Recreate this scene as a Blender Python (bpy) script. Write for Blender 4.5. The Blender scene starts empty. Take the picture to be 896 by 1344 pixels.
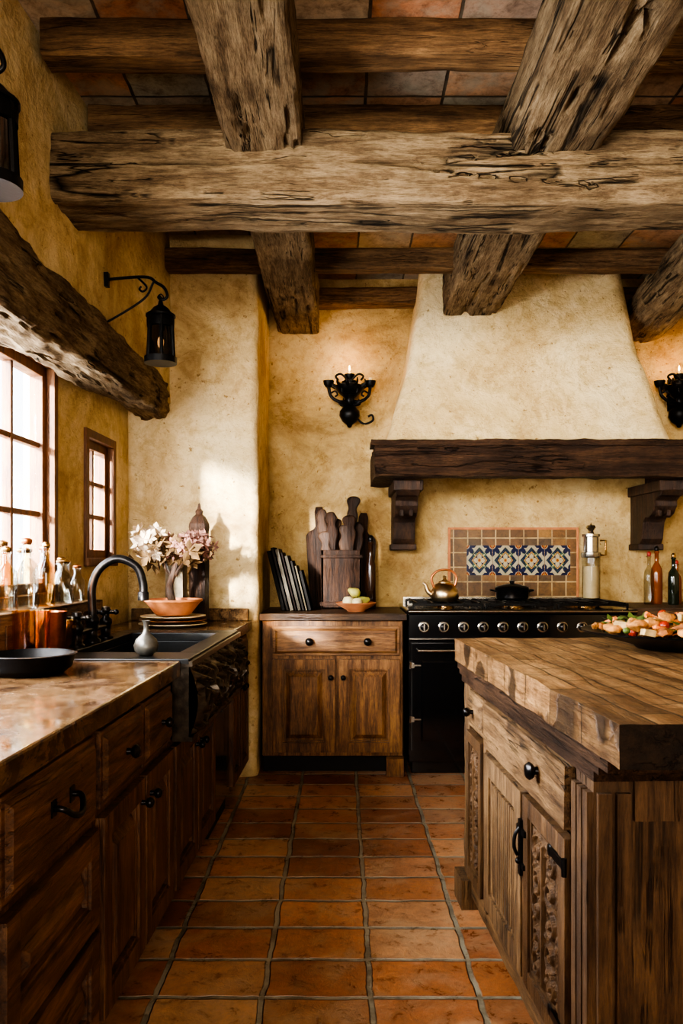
import bpy, bmesh, math, random
from mathutils import Vector, Matrix, noise
random.seed(7)
C = bpy.context.scene.collection
V = Vector
def T(x,y,z): return Matrix.Translation((x,y,z))
def RZ(d): return Matrix.Rotation(math.radians(d),4,'Z')
def RX(d): return Matrix.Rotation(math.radians(d),4,'X')
def RY(d): return Matrix.Rotation(math.radians(d),4,'Y')
ID = Matrix.Identity(4)
def lin(r,g,b):
    f=lambda c:(c/255/12.92) if c/255<=.04045 else ((c/255+.055)/1.055)**2.4
    return (f(r),f(g),f(b),1)

# ------------------------------------------------------------ materials
def newmat(name):
    m=bpy.data.materials.new(name); m.use_nodes=True
    nt=m.node_tree; return m,nt,nt.nodes,nt.links,nt.nodes['Principled BSDF']
def ramp(N,stops):
    r=N.new('ShaderNodeValToRGB'); e=r.color_ramp.elements
    while len(e)<len(stops): e.new(.5)
    for i,(p,c) in enumerate(stops): e[i].position=p; e[i].color=c
    return r
def mapping(N,L,scale,randomize=True):
    tc=N.new('ShaderNodeTexCoord'); mp=N.new('ShaderNodeMapping'); mp.inputs['Scale'].default_value=scale
    if randomize:
        oi=N.new('ShaderNodeObjectInfo'); mu=N.new('ShaderNodeMath'); mu.operation='MULTIPLY'; mu.inputs[1].default_value=17
        va=N.new('ShaderNodeVectorMath'); va.operation='ADD'
        L.new(oi.outputs['Random'],mu.inputs[0]); L.new(tc.outputs['Object'],va.inputs[0]); L.new(mu.outputs[0],va.inputs[1])
        L.new(va.outputs[0],mp.inputs['Vector'])
    else: L.new(tc.outputs['Object'],mp.inputs['Vector'])
    return mp.outputs[0]
def noi(N,L,vec,scale,detail=6,rough=.6,dist=0):
    n=N.new('ShaderNodeTexNoise'); n.inputs['Scale'].default_value=scale; n.inputs['Detail'].default_value=detail
    n.inputs['Roughness'].default_value=rough; n.inputs['Distortion'].default_value=dist; L.new(vec,n.inputs['Vector']); return n.outputs['Fac']
def mix(N,L,a,b,f,mode='MIX'):
    m=N.new('ShaderNodeMix'); m.data_type='RGBA'; m.blend_type=mode
    for s,v in ((6,a),(7,b),(0,f)):
        if hasattr(v,'is_output'): L.new(v,m.inputs[s])
        else: m.inputs[s].default_value=v
    return m.outputs[2]
def math_(N,L,op,a,b=None):
    m=N.new('ShaderNodeMath'); m.operation=op
    for i,v in enumerate((a,b)):
        if v is None: continue
        if hasattr(v,'is_output'): L.new(v,m.inputs[i])
        else: m.inputs[i].default_value=v
    return m.outputs[0]
def bump(N,L,h,b,strength,dist=.01,prev=None):
    n=N.new('ShaderNodeBump'); n.inputs['Strength'].default_value=strength; n.inputs['Distance'].default_value=dist
    L.new(h,n.inputs['Height'])
    if prev: L.new(prev,n.inputs['Normal'])
    if b: L.new(n.outputs[0],b.inputs['Normal'])
    return n.outputs[0]

def wood(name,dark,mid,light,axis='x',s=1.0,rough=.5,bstr=.5,crack=.5,spec=.35,bd=.012,st=.09,staves=False,cracks=((8,.010),(19,.012)),fine=.6,g1=24):
    m,nt,N,L,b=newmat(name)
    k={'x':0,'y':1,'z':2}[axis]
    sc=[s,s,s]; sc[k]=s*st
    vec=mapping(N,L,sc)
    n1=noi(N,L,vec,g1,10,.78,.25)
    r=ramp(N,[(.28,dark),(.44,mid),(.60,light),(.80,mid)]); L.new(n1,r.inputs[0])
    n2=noi(N,L,vec,150,5,.75)
    r2=ramp(N,[(.38,(.38,.35,.32,1)),(.55,(1,1,1,1))]); L.new(n2,r2.inputs[0])
    col=mix(N,L,r.outputs[0],r2.outputs[0],fine,'MULTIPLY')
    v3=mapping(N,L,(1,1,1))
    n3=noi(N,L,v3,4,6,.68); r3=ramp(N,[(.36,(.54,.51,.48,1)),(.58,(1.06,1.05,1.04,1))]); L.new(n3,r3.inputs[0])
    col=mix(N,L,col,r3.outputs[0],.85,'MULTIPLY')
    h=math_(N,L,'ADD',math_(N,L,'MULTIPLY',n1,.6),math_(N,L,'MULTIPLY',n2,.6))
    if staves:
        br=N.new('ShaderNodeTexBrick'); br.offset=.5; br.inputs['Scale'].default_value=1; br.inputs['Brick Width'].default_value=.20; br.inputs['Row Height'].default_value=.068
        br.inputs['Mortar Size'].default_value=.003; br.inputs['Mortar Smooth'].default_value=.2; L.new(v3,br.inputs['Vector'])
        br.inputs['Color1'].default_value=(.44,.41,.38,1); br.inputs['Color2'].default_value=(1.18,1.15,1.1,1); br.inputs['Mortar'].default_value=(.06,.05,.04,1)
        col=mix(N,L,col,br.outputs['Color'],.85,'MULTIPLY'); h=math_(N,L,'SUBTRACT',h,math_(N,L,'MULTIPLY',br.outputs['Fac'],1.0))
        n6=noi(N,L,v3,24,5,.7); r6=ramp(N,[(.40,(.4,.35,.3,1)),(.52,(1,1,1,1))]); L.new(n6,r6.inputs[0]); col=mix(N,L,col,r6.outputs[0],.5,'MULTIPLY')
    if crack>0:
        sc2=[s,s,s]; sc2[k]=s*.06
        vc=mapping(N,L,sc2)
        for scl,wd in cracks:
            nn=noi(N,L,vc,scl,4,.6,.5)
            d=math_(N,L,'ABSOLUTE',math_(N,L,'SUBTRACT',nn,.5))
            rc=ramp(N,[(.0,(0,0,0,1)),(wd,(1,1,1,1))]); L.new(d,rc.inputs[0])
            gate=ramp(N,[(.5,(1,1,1,1)),(.56,(0,0,0,1))]); L.new(noi(N,L,v3,2.2 if scl<10 else 5,3),gate.inputs[0])
            cm=math_(N,L,'MAXIMUM',rc.outputs[0],gate.outputs[0])
            col=mix(N,L,(dark[0]*.12,dark[1]*.12,dark[2]*.12,1),col,math_(N,L,'ADD',math_(N,L,'MULTIPLY',cm,crack),1-crack))
            h=math_(N,L,'ADD',h,math_(N,L,'MULTIPLY',cm,crack*.8))
    L.new(col,b.inputs['Base Color'])
    b.inputs['Specular IOR Level'].default_value=spec
    rr=N.new('ShaderNodeMapRange'); rr.inputs[3].default_value=rough-.12; rr.inputs[4].default_value=rough+.2
    L.new(n3,rr.inputs[0]); L.new(rr.outputs[0],b.inputs['Roughness'])
    bump(N,L,h,b,bstr,bd)
    return m
def plaster(name,c1,c2,c3):
    m,nt,N,L,b=newmat(name)
    vec=mapping(N,L,(1,1,1),False)
    n1=noi(N,L,vec,1.6,12,.74,.5); r=ramp(N,[(.36,c1),(.5,c2),(.62,c3)]); L.new(n1,r.inputs[0])
    n2=noi(N,L,vec,8,10,.78,.6); r2=ramp(N,[(.40,(.68,.6,.46,1)),(.5,(1,1,1,1))]); L.new(n2,r2.inputs[0])
    col=mix(N,L,r.outputs[0],r2.outputs[0],.55,'MULTIPLY')
    n4=noi(N,L,vec,34,3,.6); r4=ramp(N,[(.29,(.42,.32,.2,1)),(.34,(1,1,1,1))]); L.new(n4,r4.inputs[0])
    col=mix(N,L,col,r4.outputs[0],.8,'MULTIPLY')
    for s_,w_,k_ in ((2.6,.006,.5),(5.5,.004,.5)):
        nn=noi(N,L,vec,s_,7,.66,1.0); d=math_(N,L,'ABSOLUTE',math_(N,L,'SUBTRACT',nn,.5)); rc=ramp(N,[(.0,(.5,.38,.25,1)),(w_,(1,1,1,1))]); L.new(d,rc.inputs[0])
        gate=ramp(N,[(.5,(1,1,1,1)),(.6,(0,0,0,1))]); L.new(noi(N,L,vec,1.1,3),gate.inputs[0])
        col=mix(N,L,col,rc.outputs[0],math_(N,L,'MULTIPLY',gate.outputs[0],k_),'MULTIPLY')
    L.new(col,b.inputs['Base Color']); b.inputs['Roughness'].default_value=.85; b.inputs['Specular IOR Level'].default_value=.2
    tv=N.new('ShaderNodeMapping'); tv.inputs['Rotation'].default_value=(.5,.6,.4); tv.inputs['Scale'].default_value=(3,14,9); L.new(vec,tv.inputs['Vector'])
    h=math_(N,L,'ADD',math_(N,L,'MULTIPLY',noi(N,L,vec,4,9,.7,.4),1.0),math_(N,L,'ADD',math_(N,L,'MULTIPLY',noi(N,L,vec,48,4),.14),math_(N,L,'MULTIPLY',noi(N,L,tv.outputs[0],1.0,6,.6,.6),.3)))
    bump(N,L,h,b,.7,.038)
    return m
def tilemat(name,w,h,mortar,off,cols,grout,axes='xy',rough=.5,bstr=.8,wob=.006,dirt=.7,fade=None):
    m,nt,N,L,b=newmat(name)
    tc=N.new('ShaderNodeTexCoord'); sx=N.new('ShaderNodeSeparateXYZ'); L.new(tc.outputs['Object'],sx.inputs[0])
    o={'x':0,'y':1,'z':2}
    cb=N.new('ShaderNodeCombineXYZ'); L.new(math_(N,L,'SUBTRACT',sx.outputs[o[axes[0]]],off[0]),cb.inputs[0]); L.new(math_(N,L,'SUBTRACT',sx.outputs[o[axes[1]]],off[1]),cb.inputs[1])
    nz=N.new('ShaderNodeTexNoise'); nz.inputs['Scale'].default_value=9; nz.inputs['Detail'].default_value=5; L.new(tc.outputs['Object'],nz.inputs['Vector'])
    vs=N.new('ShaderNodeVectorMath'); vs.operation='MULTIPLY_ADD'; L.new(nz.outputs['Color'],vs.inputs[0]); vs.inputs[1].default_value=(wob*2,wob*2,0); L.new(cb.outputs[0],vs.inputs[2])
    br=N.new('ShaderNodeTexBrick'); br.offset=0; br.squash=1; br.inputs['Scale'].default_value=1; br.inputs['Brick Width'].default_value=w; br.inputs['Row Height'].default_value=h
    br.inputs['Mortar Size'].default_value=mortar; br.inputs['Mortar Smooth'].default_value=.4; L.new(vs.outputs[0],br.inputs['Vector'])
    dv=N.new('ShaderNodeVectorMath'); dv.operation='DIVIDE'; L.new(vs.outputs[0],dv.inputs[0]); dv.inputs[1].default_value=(w,h,1)
    fl=N.new('ShaderNodeVectorMath'); fl.operation='FLOOR'; L.new(dv.outputs[0],fl.inputs[0])
    wn=N.new('ShaderNodeTexWhiteNoise'); L.new(fl.outputs[0],wn.inputs['Vector'])
    r=ramp(N,[(i/max(1,len(cols)-1),c) for i,c in enumerate(cols)]); L.new(wn.outputs['Value'],r.inputs[0])
    n1=noi(N,L,tc.outputs['Object'],13,9,.76,.4); r1=ramp(N,[(.36,(.5,.45,.41,1)),(.5,(.95,.95,.95,1)),(.64,(1.25,1.22,1.2,1))]); L.new(n1,r1.inputs[0])
    col=mix(N,L,r.outputs[0],r1.outputs[0],dirt,'MULTIPLY')
    n5=noi(N,L,tc.outputs['Object'],60,4,.7); r5=ramp(N,[(.34,(.6,.55,.5,1)),(.5,(1,1,1,1))]); L.new(n5,r5.inputs[0]); col=mix(N,L,col,r5.outputs[0],.5,'MULTIPLY')
    n7=noi(N,L,tc.outputs['Object'],1.7,4,.6); r7=ramp(N,[(.38,(.7,.66,.62,1)),(.58,(1.05,1.05,1.05,1))]); L.new(n7,r7.inputs[0]); col=mix(N,L,col,r7.outputs[0],.8,'MULTIPLY')
    if fade:
        rf=ramp(N,[(.48,(0,0,0,1)),(.62,(1,1,1,1))]); L.new(noi(N,L,tc.outputs['Object'],4.5,7,.7,.3),rf.inputs[0])
        col=mix(N,L,col,fade,math_(N,L,'MULTIPLY',rf.outputs[0],.5))
    gr=ramp(N,[(.4,(.28,.24,.2,1)),(.55,(1,1,1,1))]); L.new(noi(N,L,tc.outputs['Object'],5,5,.7),gr.inputs[0])
    gn=mix(N,L,grout,gr.outputs[0],.8,'MULTIPLY')
    col=mix(N,L,col,gn,br.outputs['Fac'])
    L.new(col,b.inputs['Base Color'])
    rr=N.new('ShaderNodeMapRange'); rr.inputs[3].default_value=rough-.12; rr.inputs[4].default_value=rough+.25; L.new(n1,rr.inputs[0]); L.new(rr.outputs[0],b.inputs['Roughness'])
    h_=math_(N,L,'SUBTRACT',math_(N,L,'MULTIPLY',n1,.5),br.outputs['Fac'])
    bump(N,L,h_,b,bstr,.008)
    return m
def simple(name,c,rough=.5,metal=0,spec=.5,var=.25,nscale=12,bstr=.1,emit=None,trans=0,alpha=1,coat=0):
    m,nt,N,L,b=newmat(name)
    vec=mapping(N,L,(1,1,1))
    n=noi(N,L,vec,nscale,6,.65); r=ramp(N,[(.35,(c[0]*(1-var),c[1]*(1-var),c[2]*(1-var),1)),(.65,(min(1,c[0]*(1+var)),min(1,c[1]*(1+var)),min(1,c[2]*(1+var)),1))]); L.new(n,r.inputs[0])
    L.new(r.outputs[0],b.inputs['Base Color']); b.inputs['Roughness'].default_value=rough; b.inputs['Metallic'].default_value=metal
    b.inputs['Specular IOR Level'].default_value=spec; b.inputs['Transmission Weight'].default_value=trans; b.inputs['Coat Weight'].default_value=coat
    if emit: b.inputs['Emission Color'].default_value=emit[0]; b.inputs['Emission Strength'].default_value=emit[1]
    if bstr: bump(N,L,n,b,bstr,.004)
    return m
def stone(name):
    m,nt,N,L,b=newmat(name); vec=mapping(N,L,(1,1,1),False)
    n=noi(N,L,vec,7,10,.75,.8); r=ramp(N,[(.34,lin(26,18,13)),(.46,lin(68,48,32)),(.56,lin(104,78,52)),(.68,lin(52,37,25))]); L.new(n,r.inputs[0]); L.new(r.outputs[0],b.inputs['Base Color'])
    rr=N.new('ShaderNodeMapRange'); rr.inputs[1].default_value=.35; rr.inputs[2].default_value=.65; rr.inputs[3].default_value=.06; rr.inputs[4].default_value=.30; L.new(noi(N,L,vec,9,6,.6),rr.inputs[0]); L.new(rr.outputs[0],b.inputs['Roughness'])
    b.inputs['Specular IOR Level'].default_value=.42
    bump(N,L,noi(N,L,vec,8,4,.5),b,.2,.008)
    return m
def thinglass(name,tint,gl=.12,fa=.45):
    m,nt,N,L,b=newmat(name); out=N['Material Output']; N.remove(b)
    t=N.new('ShaderNodeBsdfTransparent'); t.inputs[0].default_value=tint; g=N.new('ShaderNodeBsdfGlossy'); g.inputs['Roughness'].default_value=.05
    lw=N.new('ShaderNodeLayerWeight'); lw.inputs[0].default_value=.4
    mu=math_(N,L,'ADD',math_(N,L,'MULTIPLY',lw.outputs['Facing'],fa),gl)
    mx=N.new('ShaderNodeMixShader'); L.new(mu,mx.inputs[0]); L.new(t.outputs[0],mx.inputs[1]); L.new(g.outputs[0],mx.inputs[2]); L.new(mx.outputs[0],out.inputs[0])
    return m

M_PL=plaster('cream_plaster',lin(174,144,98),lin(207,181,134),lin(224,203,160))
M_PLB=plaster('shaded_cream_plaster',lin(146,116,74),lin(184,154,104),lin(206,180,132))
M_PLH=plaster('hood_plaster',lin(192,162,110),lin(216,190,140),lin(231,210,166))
BC=(lin(66,52,38),lin(126,104,78),lin(166,144,113))
CK=((5,.024),(12,.015))
M_BX=wood('hewn_beam_wood',*BC,'x',1.1,.8,1.0,.98,.12,.020,.11,cracks=CK,fine=.6,g1=26)
M_JX=wood('old_joist_wood',lin(50,35,23),lin(102,76,50),lin(144,112,78),'x',1.1,.75,.8,.6,.2)
M_LX=wood('lintel_wood',lin(70,54,38),lin(134,110,81),lin(178,154,120),'x',1.1,.85,1.2,.95,.12,.024,.12,cracks=CK,g1=26)
DC=(lin(38,23,15),lin(82,53,33),lin(126,88,57))
M_DX=wood('dark_cabinet_wood_horizontal',*DC,'x',1.4,.36,.45,.6)
M_DZ=wood('dark_cabinet_wood_vertical',*DC,'z',1.4,.36,.45,.6)
WC=(lin(48,29,17),lin(104,69,40),lin(152,109,66))
M_WX=wood('warm_cabinet_wood_horizontal',*WC,'x',1.4,.38,.35,.5)
M_WZ=wood('warm_cabinet_wood_vertical',*WC,'z',1.4,.38,.35,.5)
IC=(lin(54,37,23),lin(108,80,52),lin(152,119,81))
M_IX=wood('island_wood_horizontal',*IC,'x',1.4,.5,.8,.8,cracks=CK)
M_IZ=wood('island_wood_vertical',*IC,'z',1.4,.5,.8,.8,cracks=CK)
M_IE=wood('shaded_aged_end_wood',lin(42,28,18),lin(82,58,37),lin(116,86,57),'z',1.4,.5,.8,.8,cracks=CK,fine=.45)  # darker island wood; shade of the near end put into its colour
M_IF=wood('shaded_worn_edge_wood',lin(14,10,8),lin(32,23,16),lin(54,39,27),'x',1.2,.5,.8,.6,cracks=CK,fine=.4)  # worktop edge facing the camera, its shade put into the wood colour
M_IC=wood('island_carved_wood',lin(36,23,14),lin(78,55,34),lin(116,86,56),'z',1.4,.36,.6,.4)
M_IT=wood('island_top_wood',lin(72,48,29),lin(134,98,62),lin(176,138,94),'x',1.2,.42,.7,.5,.3,staves=True)
M_MX=wood('mantel_wood',lin(26,16,10),lin(60,40,26),lin(96,69,48),'x',1.2,.5,1.0,.8,.3,.02)
M_MZ=wood('corbel_wood',lin(20,12,8),lin(50,32,20),lin(82,56,36),'z',1.1,.5,.8,.6)
M_BD=wood('old_board_wood',lin(14,8,6),lin(40,25,16),lin(72,47,30),'z',1.1,.5,.8,.6,.2)
M_DT=wood('dark_worktop_wood',lin(26,17,11),lin(66,46,30),lin(104,77,52),'x',1.3,.36,.5,.6)
M_FR=wood('window_wood',lin(56,34,18),lin(104,66,38),lin(134,90,54),'z',1.4,.5,.3,.2)
M_FLOOR=tilemat('terracotta_floor',.297,.207,.010,(.093,2.196),[lin(132,88,62),lin(208,146,98),lin(162,104,68),lin(216,170,126),lin(194,128,82),lin(146,92,62),lin(208,142,94),lin(184,138,104)],lin(160,152,132),'xy',.24,1.0,.012,.85,lin(198,164,128))
M_CEIL=tilemat('terracotta_ceiling',.30,.30,.007,(0.1,0.1),[lin(178,122,86),lin(200,152,114),lin(170,168,152),lin(160,114,82),lin(202,160,122),lin(174,172,154)],lin(96,82,64),'xy',.85,.6,.006,.95,lin(164,160,140))
M_BS=tilemat('backsplash_border_tile',.0897,.093,.005,(.693,.93),[lin(122,84,40),lin(90,62,34),lin(140,100,50),lin(78,58,36),lin(110,78,40)],lin(180,150,104),'xz',.4,.6,.002,.9)
M_STONE=stone('polished_brown_stone')
M_IRON=simple('black_iron',lin(22,20,19),.42,.7,.5,.3,25,.15)
M_BRONZE=simple('oiled_bronze',lin(40,37,36),.28,.8,.5,.3,25,.08)
M_PEWTER=simple('carved_pewter',lin(64,54,43),.3,.55,.5,.5,30,.3)
M_SINK=simple('dark_sink_metal',lin(28,28,28),.35,.5,.5,.3,10,.1)
M_ENAMEL=simple('black_enamel',lin(10,11,13),.16,0,.6,.1,10,0,coat=.5)
M_TOE=simple('dark_toe_board',lin(20,13,9),.8)  # near-black brown for toe kicks, dishwasher body and fruit stems
M_STEEL=simple('brushed_steel',lin(180,172,160),.25,1,.5,.15,20,.05)
M_BRASS=simple('aged_brass',lin(190,152,100),.25,1,.5,.25,15,.05)
M_PALE=simple('pale_worn_brass',lin(196,172,136),.3,1,.5,.25,15,.1)
M_COPPER=simple('aged_copper',lin(184,114,74),.3,1,.5,.35,12,.1)
M_TERRA=simple('terracotta_pot',lin(182,116,76),.75,0,.3,.2)
M_CERAM=simple('brown_glazed_ceramic',lin(120,76,44),.3,0,.5,.3)
M_CREAM=simple('cream_ceramic',lin(206,184,146),.35,0,.5,.1)
M_PAGE=simple('aged_paper',lin(150,134,106),.8,0,.2,.1)
M_CANDLE=simple('candle_wax',lin(210,186,140),.5)
M_FLAME=simple('candle_flame',(1,.6,.2,1),.5,0,.5,0,5,0,emit=((1,.55,.18,1),18))
M_BULB=simple('lamp_bulb',(1,.7,.4,1),.5,0,.5,0,5,0,emit=((1,.6,.28,1),4))
M_PANE=thinglass('window_glass',(.97,.98,1,1),.02,.2)
M_CLEAR=thinglass('clear_bottle_glass',(.78,.77,.72,1),.03,.22)
M_AMBER=thinglass('amber_glass',(.93,.68,.38,1),.05,.25)
M_SMOKE=thinglass('smoky_lantern_glass',(.16,.14,.12,1),.06)
M_DGREEN=simple('dark_bottle_glass',lin(30,34,22),.1,0,.6,.1,5,0)
M_TBOT=simple('amber_oil_bottle',lin(130,66,26),.12,0,.6,.1,5,0)
M_RED=simple('red_bottle_cap',lin(150,34,22),.4)

# ------------------------------------------------------------ mesh helpers
def bx(bm,x0,x1,y0,y1,z0,z1,mi=0):
    vs=[bm.verts.new((x,y,z)) for z in (z0,z1) for y in (y0,y1) for x in (x0,x1)]
    for f in ((0,2,3,1),(4,5,7,6),(0,1,5,4),(2,6,7,3),(0,4,6,2),(1,3,7,5)):
        fc=bm.faces.new([vs[i] for i in f]); fc.material_index=mi
    return vs
def box(*a):
    bm=bmesh.new(); bx(bm,*a); return bm
def bev(bm,w,seg=2):
    bmesh.ops.bevel(bm,geom=[e for e in bm.edges if e.is_manifold and e.calc_face_angle(0)>.5],offset=w,segments=seg,profile=.6,affect='EDGES'); return bm
def rough(bm,Ln,amp,fr=6,seed=0):
    for _ in range(9):
        es=[e for e in bm.edges if e.calc_length()>Ln]
        if not es: break
        bmesh.ops.subdivide_edges(bm,edges=es,cuts=1,use_grid_fill=True)
    for v in bm.verts:
        v.co+=noise.noise_vector(v.co*fr+V((seed,0,0)))*amp+noise.noise_vector(v.co*fr*3.3+V((seed,5,0)))*amp*.35
    return bm
def lathe(prof,n=28,cx=0,cy=0,bm=None,mi=0):
    bm=bm or bmesh.new(); rings=[]
    for r,z in prof:
        if r<1e-5: rings.append([bm.verts.new((cx,cy,z))])
        else: rings.append([bm.verts.new((cx+r*math.cos(2*math.pi*i/n),cy+r*math.sin(2*math.pi*i/n),z)) for i in range(n)])
    for a,b in zip(rings,rings[1:]):
        for i in range(n):
            j=(i+1)%n
            if len(a)==1 and len(b)==1: continue
            if len(a)==1: f=bm.faces.new((a[0],b[j],b[i]))
            elif len(b)==1: f=bm.faces.new((a[i],a[j],b[0]))
            else: f=bm.faces.new((a[i],a[j],b[j],b[i]))
            f.material_index=mi
    return bm
def smoothpts(pts,k=6):
    pts=[V(p) for p in pts]
    if len(pts)<3: return pts
    out=[]; P=[pts[0]*2-pts[1]]+pts+[pts[-1]*2-pts[-2]]
    for i in range(1,len(P)-2):
        for j in range(k):
            t=j/k; a,b,c,d=P[i-1],P[i],P[i+1],P[i+2]
            out.append(.5*((2*b)+(c-a)*t+(2*a-5*b+4*c-d)*t*t+(3*b-a-3*c+d)*t**3))
    out.append(pts[-1]); return out
def tube(pts,r,n=10,bm=None,sm=True,k=6):
    bm=bm or bmesh.new(); P=smoothpts(pts,k) if sm else [V(p) for p in pts]
    m=len(P); rs=[r]*m if not isinstance(r,(list,tuple)) else [r[0]+(r[1]-r[0])*i/(m-1) for i in range(m)]
    d=(P[1]-P[0]).normalized(); up=V((0,0,1)) if abs(d.z)<.9 else V((1,0,0)); s=d.cross(up).normalized(); rings=[]
    for i,p in enumerate(P):
        t=(P[min(i+1,m-1)]-P[max(i-1,0)]); 
        if t.length<1e-9: t=d
        t.normalize(); s=(s-t*s.dot(t)).normalized(); u=t.cross(s)
        rings.append([bm.verts.new(p+(s*math.cos(2*math.pi*j/n)+u*math.sin(2*math.pi*j/n))*rs[i]) for j in range(n)])
    for a,b in zip(rings,rings[1:]):
        for j in range(n): bm.faces.new((a[j],a[(j+1)%n],b[(j+1)%n],b[j]))
    bm.faces.new(rings[0][::-1]); bm.faces.new(rings[-1]); return bm
def blob(c,r,bm=None,amp=0,fr=8,rot=None,sub=3):
    bm=bm or bmesh.new()
    if not isinstance(r,(tuple,list)): r=(r,r,r)
    res=bmesh.ops.create_icosphere(bm,subdivisions=sub,radius=1)
    for v in res['verts']:
        n=v.co.copy(); q=V((n.x*r[0],n.y*r[1],n.z*r[2]))
        if amp: q+=n*noise.noise(V(c)*7+n*fr*.2)*amp
        if rot: q=rot@q
        v.co=q+V(c)
    return bm
def fix(bm): bmesh.ops.recalc_face_normals(bm,faces=bm.faces[:]); return bm
def mk(name,bm,mats,smooth=False,bevel=0):
    fix(bm); me=bpy.data.meshes.new(name); bm.to_mesh(me); bm.free()
    for m in (mats if isinstance(mats,(list,tuple)) else [mats]): me.materials.append(m)
    ob=bpy.data.objects.new(name,me); C.objects.link(ob)
    if smooth:
        me.polygons.foreach_set('use_smooth',[True]*len(me.polygons))
        try:
            me.set_sharp_from_angle(angle=math.radians(smooth if smooth>1 else 45))
        except Exception: pass
    if bevel:
        b=ob.modifiers.new('edge','BEVEL'); b.width=bevel; b.segments=2; b.limit_method='ANGLE'; b.angle_limit=math.radians(40)
    return ob
def solo(name,bm,mats,label,cat,M=ID,o=(0,0,0),smooth=False,bevel=0,group=None,kind=None):
    bmesh.ops.translate(bm,verts=bm.verts[:],vec=-V(o)); ob=mk(name,bm,mats,smooth,bevel); ob.matrix_world=M@T(*o)
    if label: ob['label']=label
    if cat: ob['category']=cat
    if group: ob['group']=group
    if kind: ob['kind']=kind
    return ob
class Thing:
    def __init__(s,name,label,cat,M=ID,o=(0,0,0),group=None):
        s.e=bpy.data.objects.new(name,None); C.objects.link(s.e); s.o=V(o); s.e.matrix_world=M@T(*o); s.e.empty_display_size=.05
        s.e['label']=label; s.e['category']=cat
        if group: s.e['group']=group
    def part(s,name,bm,mats,parent=None,smooth=False,bevel=0,label=None,kind=None):
        bmesh.ops.translate(bm,verts=bm.verts[:],vec=-s.o); ob=mk(name,bm,mats,smooth,bevel); ob.parent=parent or s.e
        if label: ob['label']=label
        if kind: ob['kind']=kind
        return ob
def struct(name,bm,mats,M=ID,smooth=False,bevel=0,label=None):
    return solo(name,bm,mats,label,None,M,(0,0,0),smooth,bevel,None,'structure')

# frames
ML=T(-.497,4.4,0)@RZ(90-1.2)@T(-4.4,0,0)      # local x = world Y value, y = towards the left wall
MI=T(.447,2.82,0)@RZ(-87.4)                    # island: x towards the near end, y across

# ------------------------------------------------------------ room shell
bm=box(-1.7,3.0,-1.8,5.3,-.1,0); struct('floor',bm,M_FLOOR,label='terracotta tile floor with pale grout')
bm=box(-1.7,3.0,-1.8,5.3,3.0,3.1); struct('ceiling',bm,M_CEIL,label='old terracotta tile ceiling')
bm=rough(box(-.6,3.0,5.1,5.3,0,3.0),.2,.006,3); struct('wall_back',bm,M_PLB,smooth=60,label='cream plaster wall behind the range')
struct('wall_right',box(2.85,3.0,-1.8,5.2,0,3.0),M_PL,label='cream plaster wall')
struct('wall_rear',box(-1.7,3.0,-1.8,-1.65,0,3.0),M_PL,label='cream plaster wall')
bm=box(-1.5,-.463,4.4,5.2,0,3.0)
bmesh.ops.bevel(bm,geom=[e for e in bm.edges if abs(e.verts[0].co.z-e.verts[1].co.z)>1],offset=.045,segments=5,profile=.5,affect='EDGES')
rough(bm,.12,.012,3.5,3); struct('wall_corner',bm,M_PL,smooth=60,label='rounded cream plaster pier beside the counter')
bm=bmesh.new()
W1=(1.35,3.29,1.056,2.0); W2=(3.70,4.09,1.2,1.785)
y0,y1=.68,.80
bx(bm,-1.8,4.5,y0,y1,0,W1[2]); bx(bm,-1.8,4.5,y0,y1,W1[3],2.4)
bx(bm,-1.8,W1[0],y0,y1,W1[2],W1[3]); bx(bm,W1[1],W2[0],y0,y1,W1[2],W1[3]); bx(bm,W2[1],4.5,y0,y1,W1[2],W1[3])
bx(bm,W2[0],W2[1],y0,y1,W1[2],W2[2]); bx(bm,W2[0],W2[1],y0,y1,W2[3],W1[3])
b2=box(-1.8,4.5,.45,.81,2.06,3.0); bev(b2,.03,4); rough(b2,.12,.010,3.5,9)
for v in b2.verts:
    if v.co.y<.62: v.co.y+=max(0,min(.08,(4.4-v.co.x)*.03))
me=bpy.data.meshes.new('t'); b2.to_mesh(me); b2.free(); bm.from_mesh(me)
struct('wall_left',bm,M_PL,ML,smooth=50,label='thick cream plaster wall with window recess')

def window(n,w,cols,rows,d,label):
    x0,x1,z0,z1=w; bm=bmesh.new(); f=.05; ya,yb=.70,.755
    bx(bm,x0,x0+f,ya,yb,z0,z1); bx(bm,x1-f,x1,ya,yb,z0,z1); bx(bm,x0,x1,ya,yb,z0,z0+f); bx(bm,x0,x1,ya,yb,z1-f,z1)
    for i in range(1,cols):
        x=x0+f+(x1-x0-2*f)*i/cols; h=.011 if i!=d else .03; bx(bm,x-h,x+h,ya+.01,yb-.01,z0+f,z1-f)
    for i in range(1,rows):
        z=z0+f+(z1-z0-2*f)*i/rows; bx(bm,x0+f,x1-f,ya+.012,yb-.012,z-.011,z+.011)
    t=.03
    bx(bm,x0-t,x0+.01,.665,.70,z0-t,z1+t); bx(bm,x1-.01,x1+t,.665,.70,z0-t,z1+t); bx(bm,x0,x1,.665,.70,z1-.01,z1+t); bx(bm,x0-t,x1+t,.655,.72,z0-t,z0+.01)
    ob=struct('window_%d'%n,bm,M_FR,ML,bevel=.003,label=label)
    g=mk('pane',box(x0+f,x1-f,.728,.731,z0+f,z1-f),M_PANE); g.parent=ob
window(1,W1,7,3,4,'wide wood-framed window with small panes over the counter')
window(2,W2,2,3,-1,'small wood-framed window with six panes beside the flowers')

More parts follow.
